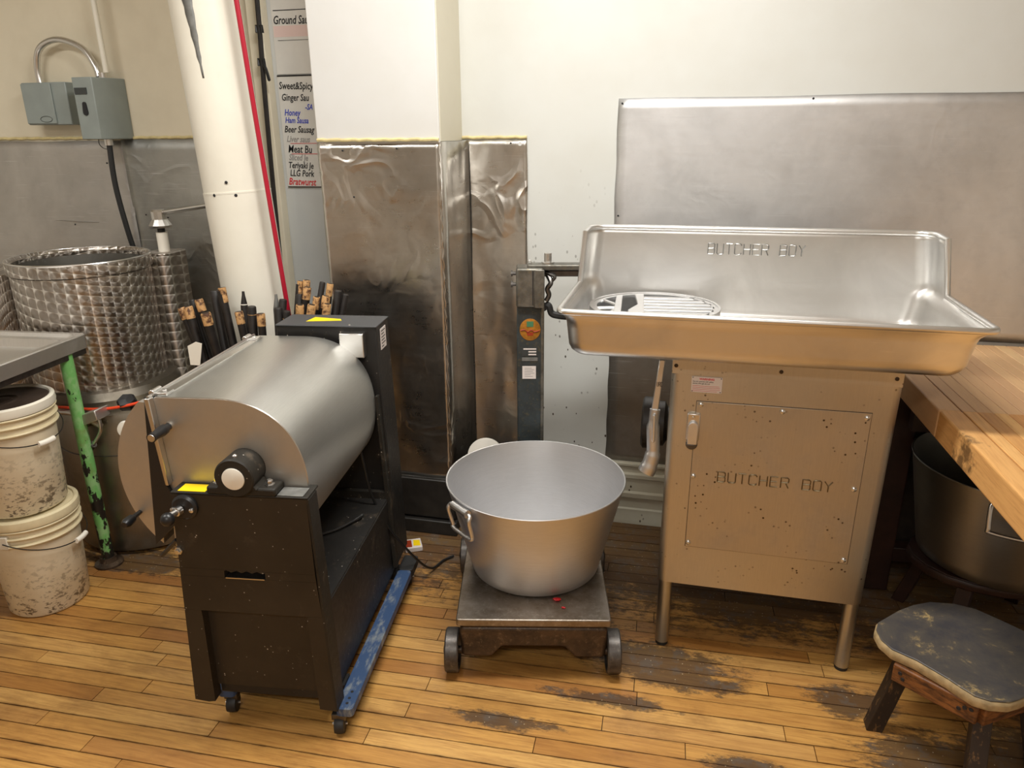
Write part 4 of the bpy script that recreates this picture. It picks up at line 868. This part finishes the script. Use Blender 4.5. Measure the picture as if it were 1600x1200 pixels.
# lugger tub on the scale
def tub(label, x, y, z, mat, hang, tilt=0, h=.318, r0=.213, r1=.290, hs=()):
    t = thing('metal_tub', label, 'tub', (x, y, z), 0)
    bm = BM(); prof = [(0, .0), (r0-.012, 0), (r0, .008)]
    n = 10
    for i in range(1, n+1): prof.append((r0+(r1-r0)*i/n, .008+(h-.008)*i/n))
    prof += [(r1+.0025, h+.001), (r1+.001, h+.003), (r1-.003, h+.002)]
    for i in range(n-1, -1, -1): prof.append((r0-.004+(r1-r0)*i/n, .012+(h-.012)*i/n))
    prof += [(r0-.014, .005), (0, .005)]
    lathe(bm, prof, n=96); obj('tub_body', bm, mat, t, ang=50)
    for a in hs:
        A = math.radians(a); e = Vector((math.cos(A), math.sin(A), 0)); f = Vector((-math.sin(A), math.cos(A), 0)); R = r1 + .004
        def P(s_, out, z_): return e*(R+out) + f*s_ + Vector((0, 0, z_))
        hd = obj('handle_sleeve', tube(BM(), [P(-.040, .002, h-.020), P(.040, .002, h-.020)], .0125, 14), M['alu'] if mat == M['tub'] else mat, t)
        hp = [P(-.046, .002, h-.020), P(-.054, .004, h-.024), P(-.056, .010, h-.04), P(-.052, .010+hang, h-.09), P(-.044, .012+hang, h-.103), P(.044, .012+hang, h-.103), P(.052, .010+hang, h-.09), P(.056, .010, h-.04), P(.054, .004, h-.024), P(.046, .002, h-.020)]
        obj('handle', tube(BM(), smooth(hp, 5), .0065, 12), M['alu'] if mat == M['tub'] else M['bright'], t)
    return t
tub('bright aluminium tub with a hanging side handle on the platform scale', -.437, 2.125, .221, M['tub'], -.012, hs=(231,))
for i, (x, y, s_, lab) in enumerate(((-.327, 1.925, .010, 'larger red meat scrap at the foot of the aluminium tub'), (-.300, 1.890, .0055, 'tiny red meat crumb on the scale platform'))):
    bm = BM(); ball(bm, (0, 0, s_*.45), s_, (1.3, .7, .5), 8)
    for v_ in bm.verts: v_.co += Vector((rnd.uniform(-1, 1), rnd.uniform(-1, 1), rnd.uniform(-.3, .3)))*s_*.18
    o = tag(obj('meat_scrap', bm, M['meat']), lab, 'meat scrap'); o.location = (x, y, .2195)
t = thing('round_lid', 'round white lid leaning against the wall behind the aluminium tub', 'lid', (-.755, 2.66, 0))
obj('lid_disc', axlathe(BM(), [(.066, 0), (.074, .004), (.074, .018), (.066, .020)], (0, 0, .345), (.1, -.9, .35), 40), M['dustlid'], t)
obj('lid_box', box(BM(), -.07, .09, .02, .16, 0, .27), M['darkwood'], t, bev=.004)

# candy-coloured scrap box by the tumbler
t = thing('small_box', 'small yellow and red printed carton on the floor behind the dolly', 'box', (-1.015, 2.455, 0), math.radians(28))
obj('carton', box(BM(), -.035, .035, -.035, .035, 0, .020), M['plate'], t, bev=.002)
obj('yellow_print', prism(BM(), [(.0, -.02), (.028, -.024), (.03, .02), (.004, .024)], .0201, .0206, 'z'), M['yellow'], t, sm=False)
obj('red_print', prism(BM(), [(-.032, -.026), (-.006, -.028), (-.004, .026), (-.03, .026)], .0201, .0206, 'z'), M['badgered'], t, sm=False)

# ------------------------------------------------------------------ grinder
t = thing('meat_grinder', 'floor-standing stainless meat grinder with a wide feed tray', 'meat grinder', (.285, 2.057, 0))
GX = -.285; GY = -2.057
X0, X1 = -.025-.285, .590-.285
bm = BM()
def cabring(z, k): return [(p[0]+(0), p[1], z) for p in rrect(X0+k, X1-k, 0+k, .50-k, .028, 6)]
bm = BM(); loft(bm, [[(p[0]*(1 if p[0] < 0 else 1)+.0, p[1], z) for p in rrect(X0-.002*(1-f), X1-.012*(1-f), 0, .50, .026, 6)] for f, z in ((0, .25), (.33, .5), (.66, .75), (1, .985))]); obj('cabinet', bm, M['cab'], t, ang=25)
obj('neck_plate', box(BM(), X0+.05, X1-.05, .05, .40, .985, 1.006), M['darksteel'], t)
obj('top_trim', box(BM(), X0+.002, X1-.006, -.0015, .001, .945, .985), M['cab'], t)
for x, y in ((X0+.024, .028), (X1-.036, .028), (X0+.024, .47), (X1-.036, .47)):
    lg = obj('leg', cyl(BM(), (x, y, .012), (x, y, .26), .0215, n=28), M['legst'], t); obj('foot', axlathe(BM(), [(.020, 0), (.0195, .013)], (x, y, 0), (0, 0, 1), 24), M['rubber'], lg)
dr = obj('door', prism(BM(), [(.050-.285, .388), (.517-.285, .388), (.5195-.285, .865), (.0515-.285, .865)], -.003, .0005), M['door'], t, bev=.0012)
for x, z in ((.0635, .856), (.287, .852), (.508, .851), (.058, .628), (.503, .633), (.0585, .402), (.505, .401)):
    obj('door_screw', axlathe(BM(), [(.0075, 0), (.0072, .003), (.004, .0055), (0, .006)], (x-.285, -.003, z), (0, -1, 0), 14), M['bright'], dr)
for x in (-.013, .272, .567): obj('rivet', axlathe(BM(), [(.006, 0), (.005, .003), (0, .0045)], (x-.285, -.001, .968), (0, -1, 0), 12), M['rust'], t)
# latch
la = obj('latch', prism(BM(), [(.028-.285, .828), (.065-.285, .828), (.065-.285, .745), (.028-.285, .745)], -.010, 0), M['bright'], t, bev=.003, label='chrome pull latch')
obj('latch_paddle', prism(BM(), [(p[0]-.285+.0465, p[1]+.79) for p in [(-.014, -.055), (.014, -.055), (.015, -.01)] + arc(0, 0, .015, 0, 180, 10) + [(-.015, -.01)]], -.020, -.010), M['alu'], la, bev=.002)
obj('latch_hook', prism(BM(), [(p[0]-.285+.0455, p[1]+.735) for p in arc(0, 0, .017, 180, 360, 12)], -.018, 0), M['darksteel'], la, bev=.002)
obj('latch_screw', axlathe(BM(), [(.0045, 0), (.003, .003)], (.0465-.285, -.010, .817), (0, -1, 0), 10), M['bright'], la)
obj('door_seam', prism(BM(), [(.0488-.285, .3868), (.5182-.285, .3868), (.5207-.285, .8662), (.0503-.285, .8662)], -.0008, .0002), M['rust'], t)
# stroke lettering
GL = {'B': [[(0,0),(0,7),(3.3,7),(4,6.3),(4,4.4),(3.4,3.7),(0,3.7)],[(3.4,3.7),(4,3),(4,.7),(3.3,0),(0,0)]], 'U': [[(0,7),(0,.7),(.7,0),(3.3,0),(4,.7),(4,7)]], 'T': [[(0,7),(4,7)],[(2,7),(2,0)]],
      'C': [[(4,5.8),(4,6.3),(3.3,7),(.7,7),(0,6.3),(0,.7),(.7,0),(3.3,0),(4,.7),(4,1.2)]], 'H': [[(0,0),(0,7)],[(4,0),(4,7)],[(0,3.6),(4,3.6)]], 'E': [[(4,7),(0,7),(0,0),(4,0)],[(0,3.6),(3.4,3.6)]],
      'R': [[(0,0),(0,7),(3.3,7),(4,6.3),(4,4.3),(3.4,3.6),(0,3.6)],[(2.4,3.6),(4,0)]], 'O': [[(.7,0),(0,.7),(0,6.3),(.7,7),(3.3,7),(4,6.3),(4,.7),(3.3,0),(.7,0)]], 'Y': [[(0,7),(2,3.8),(4,7)],[(2,3.8),(2,0)]]}
def letters(word, x0, x1, y, z, h, r, mat, parent, nm='letter'):
    n = len(word); adv = (x1-x0)/(n-.25); s_ = h/7; wx = adv*.72/4
    for i, ch in enumerate(word):
        if ch == ' ': continue
        bm = BM()
        for st in GL[ch]: tube(bm, [(x0+i*adv+px*wx, y, z+pz*s_) for px, pz in st], r, 6, sq=.9)
        obj(nm, bm, mat, parent)
letters('BUTCHER BOY', .128-.285, .446-.285, -.0036, .617, .032, .0021, M['letterc'], dr)
# warning plate
wp = obj('warning_plate', box(BM(), .0325-.285, .1175-.285, -.0022, -.0014, .8925, .9395), M['plate'], t, sm=False, label='small pink-white warning plate')
text('lettering', 'WARNING', .0085, M['inkred'], wp, facing(.075-.285, -.0026, .930), .0003, align='CENTER', bold=.0002)
text('lettering', 'Do not operate with safety', .0052, M['ink'], wp, facing(.036-.285, -.0026, .9235), .0002)
text('lettering', 'device, that get do not', .0052, M['ink'], wp, facing(.036-.285, -.0026, .9175), .0002)
for k in range(4): obj('text_line', box(BM(), .036-.285, (.110, .112, .113, .105)[k]-.285, -.0026, -.0022, .9115-k*.005, .9122-k*.005), M['inkred'], wp, sm=False)
for x in (.036, .114):
    for z in (.8955, .9365): obj('rivet', axlathe(BM(), [(.0016, 0), (.001, .001)], (x-.285, -.0022, z), (0, -1, 0), 8), M['ink'], wp)
# tray
def lerp(a, b, f): return a+(b-a)*f
def trayxy(z, s_):
    """plan outline of the tray at height z: list of (x, y) in local coordinates"""
    f = min(1, max(0, (z-1.02)/.10)); h_ = min(1, max(0, (z-1.118)/.022)); g_ = min(1, max(0, (z-1.14)/.16))
    x0 = lerp(-.312, -.322, f) - .013*h_; x0 = lerp(x0, -.322, g_); x1 = lerp(.700, .718, f) + .020*h_; x1 = lerp(x1, .714, g_)
    y0 = lerp(1.950, 1.940, f) - .012*h_; y1 = lerp(2.462, 2.470, f)
    return x0, x1, y0, y1
RC = .055
def perim():
    out = []   # parametric points: (corner anchor kind, dx, dy)
    for k, a0 in ((0, -90), (1, 0), (2, 90), (3, 180)):
        for i in range(9): out.append((k, math.radians(a0 + 90*i/8)))
        if k == 0: out += [('R', .30), ('R', .55), ('R', 'lo'), ('R', 'hi')]
        if k == 1: out += [('B', i/12) for i in range(1, 12)]
        if k == 2: out += [('L', 'hi'), ('L', 'lo'), ('L', .55), ('L', .30)]
        if k == 3: out += [('F', i/12) for i in range(1, 12)]
    return out
PER = perim(); YS = 2.335
def ppos(q, z, inset=0, rc=RC):
    if q[0] in (0, 3) and z > 1.10: rc = lerp(rc, .026, min(1, (z-1.10)/.04))
    x0, x1, y0, y1 = trayxy(z, 0); x0 += inset; x1 -= inset; y0 += inset; y1 -= inset
    if q[0] in (0, 1, 2, 3):
        cx_ = (x1-rc) if q[0] in (0, 1) else (x0+rc); cy_ = (y0+rc) if q[0] in (0, 3) else (y1-rc)
        return cx_+rc*math.cos(q[1]), cy_+rc*math.sin(q[1])
    if q[0] == 'R': y = {'lo': YS-.002, 'hi': YS+.002}.get(q[1]) or lerp(y0+rc, YS, q[1]); return x1, y
    if q[0] == 'L': y = {'lo': YS-.002, 'hi': YS+.002}.get(q[1]) or lerp(y0+rc, YS, q[1]); return x0, y
    if q[0] == 'B': return lerp(x1-rc, x0+rc, q[1]), y1
    return lerp(x0+rc, x1-rc, q[1]), y0
def ztop(q):
    hi = q[0] in (1, 2) or q[0] == 'B' or q[1] == 'hi'
    return 1.305 if hi else 1.14
LV = [(0, .030), (.0, .012), (.0, .003)]
rings = []
rings.append([(*ppos(q, 1.02, .035, RC-.02), 1.009) for q in PER]); rings.append([(*ppos(q, 1.02, .016, RC-.01), 1.0125) for q in PER]); rings.append([(*ppos(q, 1.02, .004), 1.022) for q in PER])
for k in range(0, 9):
    z = lerp(1.035, 1.14, k/8); rings.append([(*ppos(q, z), z) for q in PER])
for k in range(1, 9):
    rr_ = []
    for q in PER:
        z = 1.14 if ztop(q) < 1.2 else lerp(1.14, 1.305, k/8); rr_.append((*ppos(q, z), z))
    rings.append(rr_)
rings = [[(x-.285, y-2.057, z) for x, y, z in r_] for r_ in rings]
bm = BM(); loft(bm, rings, True, False); bmesh.ops.remove_doubles(bm, verts=bm.verts, dist=.0002)
obj('feed_tray', bm, M['tray'], t, ang=60, solid=.003)
bm = BM(); tp = []
for q in PER:
    z = ztop(q); x, y = ppos(q, z)
    if q[1] == 'lo' and isinstance(q[1], str): z = 1.142
    tp.append((x-.285, y-2.057, z))
tube(bm, tp, .0088, 12, closed=True); obj('rolled_rim', bm, M['tray'], t, ang=60, label='bright rolled tray rim')
letters('BUTCHER BOY', .060-.285, .356-.285, 2.4665-2.057, 1.226, .034, .0022, M['lettert'], t)
obj('feed_throat', axlathe(BM(), [(.05, 0), (.055, .03)], (-.10-.285, .12, .995), (0, 0, 1), 32), M['ink'], t)
obj('pan_nut', axlathe(BM(), [(.026, 0), (.032, .012), (.032, .02)], (-.062-.285, .19, 1.0), (0, 0, 1), 24), M['rubber'], t)
orr = obj('outlet_ring', axlathe(BM(), [(.082, 0), (.090, .006), (.090, .045), (.084, .05), (.078, .05), (.078, .075), (.06, .085)], (-.118-.285, .36, .645), (1, 0, 0), 36), M['darkwood'], t, label='dark iron outlet ring on the cabinet side')
obj('outlet_core', axlathe(BM(), [(.06, .08), (.06, .11)], (-.118-.285, .36, .645), (1, 0, 0), 24), M['darkwood'], orr)
# guard lying in the tray
t = thing('feed_guard', 'round cast aluminium feed guard with slots lying in the tray', 'guard', (-.092, 2.235, 1.014), math.radians(4))
R = .196
def gring(bm, outline_out, outline_in, z0, z1):
    n = len(outline_out); A = []
    for z in (z0, z1): A.append([bm.verts.new((*p, z)) for p in outline_out]); A.append([bm.verts.new((*p, z)) for p in outline_in])
    o0, i0, o1, i1 = A; fs = []
    for k in range(n):
        j = (k+1) % n
        fs += [bm.faces.new((o0[k], o0[j], o1[j], o1[k])), bm.faces.new((i0[j], i0[k], i1[k], i1[j])), bm.faces.new((o1[k], o1[j], i1[j], i1[k])), bm.faces.new((i0[k], i0[j], o0[j], o0[k]))]
    bmesh.ops.recalc_face_normals(bm, faces=fs)
circ = lambda r, n=72: [(r*math.cos(2*PI*k/n), r*math.sin(2*PI*k/n)) for k in range(n)]
bm = BM(); gring(bm, circ(R), circ(R-.007), 0.002, .087); obj('skirt', bm, M['alu'], t)
ZT = (.074, .084)
def chord(y): return math.sqrt(max(0, (R-.004)**2-y*y))
bm = BM(); gring(bm, circ(R-.003), circ(R-.022), *ZT); obj('rim', bm, M['alu'], t)
# right half: six bars between slots
for k in range(7):
    y = -.125 + k*.0415; x1_ = chord(abs(y)+.006)-.012
    bm = BM(); prism(bm, [(p[0], p[1]) for p in rrect(-.045, x1_, y-.0140, y+.0140, .006, 3)], ZT[0]-.014, ZT[1], 'z'); obj('bar', bm, M['guard'], t, bev=.002)
bm = BM(); prism(bm, [(-.075, -chord(.075)+.01), (-.030, -chord(.03)+.01), (-.030, chord(.03)-.01), (-.060, chord(.06)-.01), (-.050, .02), (-.078, -.06)], ZT[0]+.0005, ZT[1]+.001, 'z'); obj('web', bm, M['alu'], t, bev=.002)
bm = BM(); prism(bm, [(-.122, -chord(.122)+.01), (-.098, -chord(.098)+.01), (-.098, chord(.098)-.01), (-.118, chord(.118)-.01)], ZT[0]+.0005, ZT[1]+.001, 'z'); obj('web', bm, M['alu'], t, bev=.002)
for a in (150, 188, 222):
    A_ = math.radians(a); bm = BM(); tube(bm, [(-.108, .012*(1 if a < 180 else -1), .079), ((R-.01)*math.cos(A_), (R-.01)*math.sin(A_), .079)], .008, 8, sq=.6); obj('spoke', bm, M['alu'], t)
# wrench on the cabinet side
t = thing('grinder_wrench', 'long cast aluminium wrench hanging on the left side of the grinder cabinet', 'wrench', (-.05, 2.15, 0))
bm = BM(); prism(bm, [(-.014, .955), (.004, .955), (-.008, .79), (-.030, .79)], -.006, .006); obj('shank', bm, M['alu'], t, bev=.003)
bm = BM(); tube(bm, smooth([(-.018, 0, .795), (-.021, -.004, .74), (-.018, -.008, .69), (-.017, -.010, .65), (-.026, -.014, .61), (-.036, -.016, .585)], 5), [.012]*5+[.015]*5+[.015]*5+[.018]*5+[.020]*5+[.010], 14, sq=1.35); obj('wrench_handle', bm, M['alu'], t)
bm = BM(); prism(bm, [(-.024, .785), (-.014, .785), (-.012, .70), (-.017, .69), (-.023, .70)], -.024, -.008); obj('grip_rib', bm, M['alu'], t, bev=.003)
letters('URC', -.0165, -.0015, -.0068, .872, .014, .0009, M['darksteel'], t, 'cast_mark')
# ------------------------------------------------------------------ butcher block table
TAo = math.radians(1.69)
t = thing('butcher_block_table', 'thick maple butcher block table in the right corner', 'table', (.690, 2.41, 0), TAo)
ZT0, ZT1 = .787, .871
wdt = [.060, .036, .040, .036, .042, .038, .036, .040, .040, .036, .040, .038, .040, .042, .038, .036, .04, .04, .038, .04, .04, .04]
x = 0
for k, wd in enumerate(wdt):
    for j, (a, b) in enumerate(((.43, -.302), (-.303, -1.45))):
        o = obj('stave', box(BM(), x+.0010, x+wd-.0010, b, a, ZT0, ZT1 - (0 if j else .0006)), M['block' if j else 'blockpale'], t, bev=.0015 if k else .006, sm=False, seg=1 if k else 3)
    x += wd
obj('underframe', box(BM(), .02, .86, -1.42, .38, ZT0-.012, ZT0-.001), M['redwood'], t)
obj('apron', box(BM(), .06, .82, .05, .09, ZT0-.12, ZT0-.012), M['redwood'], t)
for a, b in ((.055, .19), (.80, .30), (.80, -1.36)): obj("leg", box(BM(), a-.055, a+.05, b-.045, b+.045, .0, ZT0-.012), M['redwood'], t, bev=.004)
obj('stretcher', box(BM(), .08, .76, .27, .33, .05, .11), M['redwood'], t, bev=.003)
obj('dark_backing', box(BM(), -.03, .86, .355, .375, .012, ZT0-.012), M['darkwood'], t)  # dark board added to supply the blackness under the table

# dark low stool under the table with a tub on it
def stool(label, x, y, rot, mats, pts, z1, legs, ap=None):
    t = thing('low_stool', label, 'stool', (x, y, 0), rot)
    def rr(k, s_=1): return [(p[0]*s_, p[1]*s_) for p in pts]
    bm = BM(); prism(bm, rr(0), z1-.004, z1, 'z'); obj('seat_cover', bm, mats[0], t, bev=.002)
    bm = BM(); loft(bm, [[(p[0]*s_, p[1]*s_, z) for p in pts] for s_, z in ((.985, z1-.034), (1.015, z1-.028), (1.02, z1-.016), (1.018, z1-.010), (1.0, z1-.0045))]); obj('seat', bm, mats[1], t)
    for (bx_, by_, tx, ty) in legs:
        bm = BM(); w_ = .021; d = Vector((tx-bx_, ty-by_, z1-.04)); a, b = frame(d)
        e = Vector((d.x, d.y, 0)); e = e.normalized() if e.length > 0 else Vector((1, 0, 0)); f = Vector((-e.y, e.x, 0))
        rings = []
        for s_, z in ((0, 0), (1, z1-.03)):
            c = Vector((lerp(bx_, tx, s_), lerp(by_, ty, s_), z)); rings.append([c+e*w_+f*w_, c-e*w_+f*w_, c-e*w_-f*w_, c+e*w_-f*w_])
        loft(bm, rings); obj('leg', bm, mats[2], t, bev=.002)
    return t
seat = [(.572,1.876),(.584,1.912),(.61,1.939),(.655,1.985),(.701,2.021),(.752,2.048),(.818,2.054),(.869,2.040),(.92,2.00),(.975,1.95),(1.015,1.895),(1.02,1.85),(1.0,1.80),(.942,1.740),(.89,1.703),(.85,1.672),(.821,1.655),(.78,1.650),(.748,1.660),(.725,1.685),(.703,1.712),(.646,1.768),(.595,1.80),(.576,1.835)]
SX, SY = .79, 1.85
sp = [(a-SX, b-SY) for a, b in seat]
t = stool('small worn stool with a scuffed grey seat at the lower right', SX, SY, 0, (M['lino'], M['seatedge'], M['legwood']), sp, .30,
      [(.598-SX, 1.845-SY, .655-SX, 1.845-SY), (.780-SX, 1.625-SY, .792-SX, 1.715-SY), (.985-SX, 1.78-SY, .93-SX, 1.83-SY), (.82-SX, 2.02-SY, .82-SX, 1.96-SY)])
a0 = Vector((.607-SX, 1.795-SY)); a1 = Vector((.770-SX, 1.668-SY)); d = (a1-a0).normalized(); n_ = Vector((-d.y, d.x))
def apron(p, q, nm='apron'):
    d = (q-p).normalized(); n_ = Vector((-d.y, d.x))*.011
    bm = BM(); prism(bm, [tuple(p-n_), tuple(q-n_), tuple(q+n_), tuple(p+n_)], .212, .2655, 'z'); return obj(nm, bm, M['apron'], t, bev=.004)
apq = apron(a0, a1)
apron(Vector((.775-SX, 1.668-SY)), Vector((.97-SX, 1.79-SY))); apron(Vector((.62-SX, 1.90-SY)), Vector((.80-SX, 2.01-SY)))
for f, z in ((.10, .246), (.14, .232), (.86, .246), (.93, .250), (.80, .236)):
    p = a0.lerp(a1, f) - n_*.0115; obj('peg', axlathe(BM(), [(.0055, 0), (.005, .001)], (p.x, p.y, z), (-n_.x, -n_.y, 0), 10), M['ink'], apq)
s2 = [(.27*math.cos(a*PI/10), .20*math.sin(a*PI/10)) for a in range(20)]
stool('dark stool under the butcher block carrying the dull tub', 1.05, 2.40, .2, (M['redwood'], M['redwood'], M['redwood']), s2, .28,
      [(-.20, -.16, -.15, -.11), (.20, -.16, .15, -.11), (-.20, .16, -.15, .11), (.20, .16, .15, .11)])
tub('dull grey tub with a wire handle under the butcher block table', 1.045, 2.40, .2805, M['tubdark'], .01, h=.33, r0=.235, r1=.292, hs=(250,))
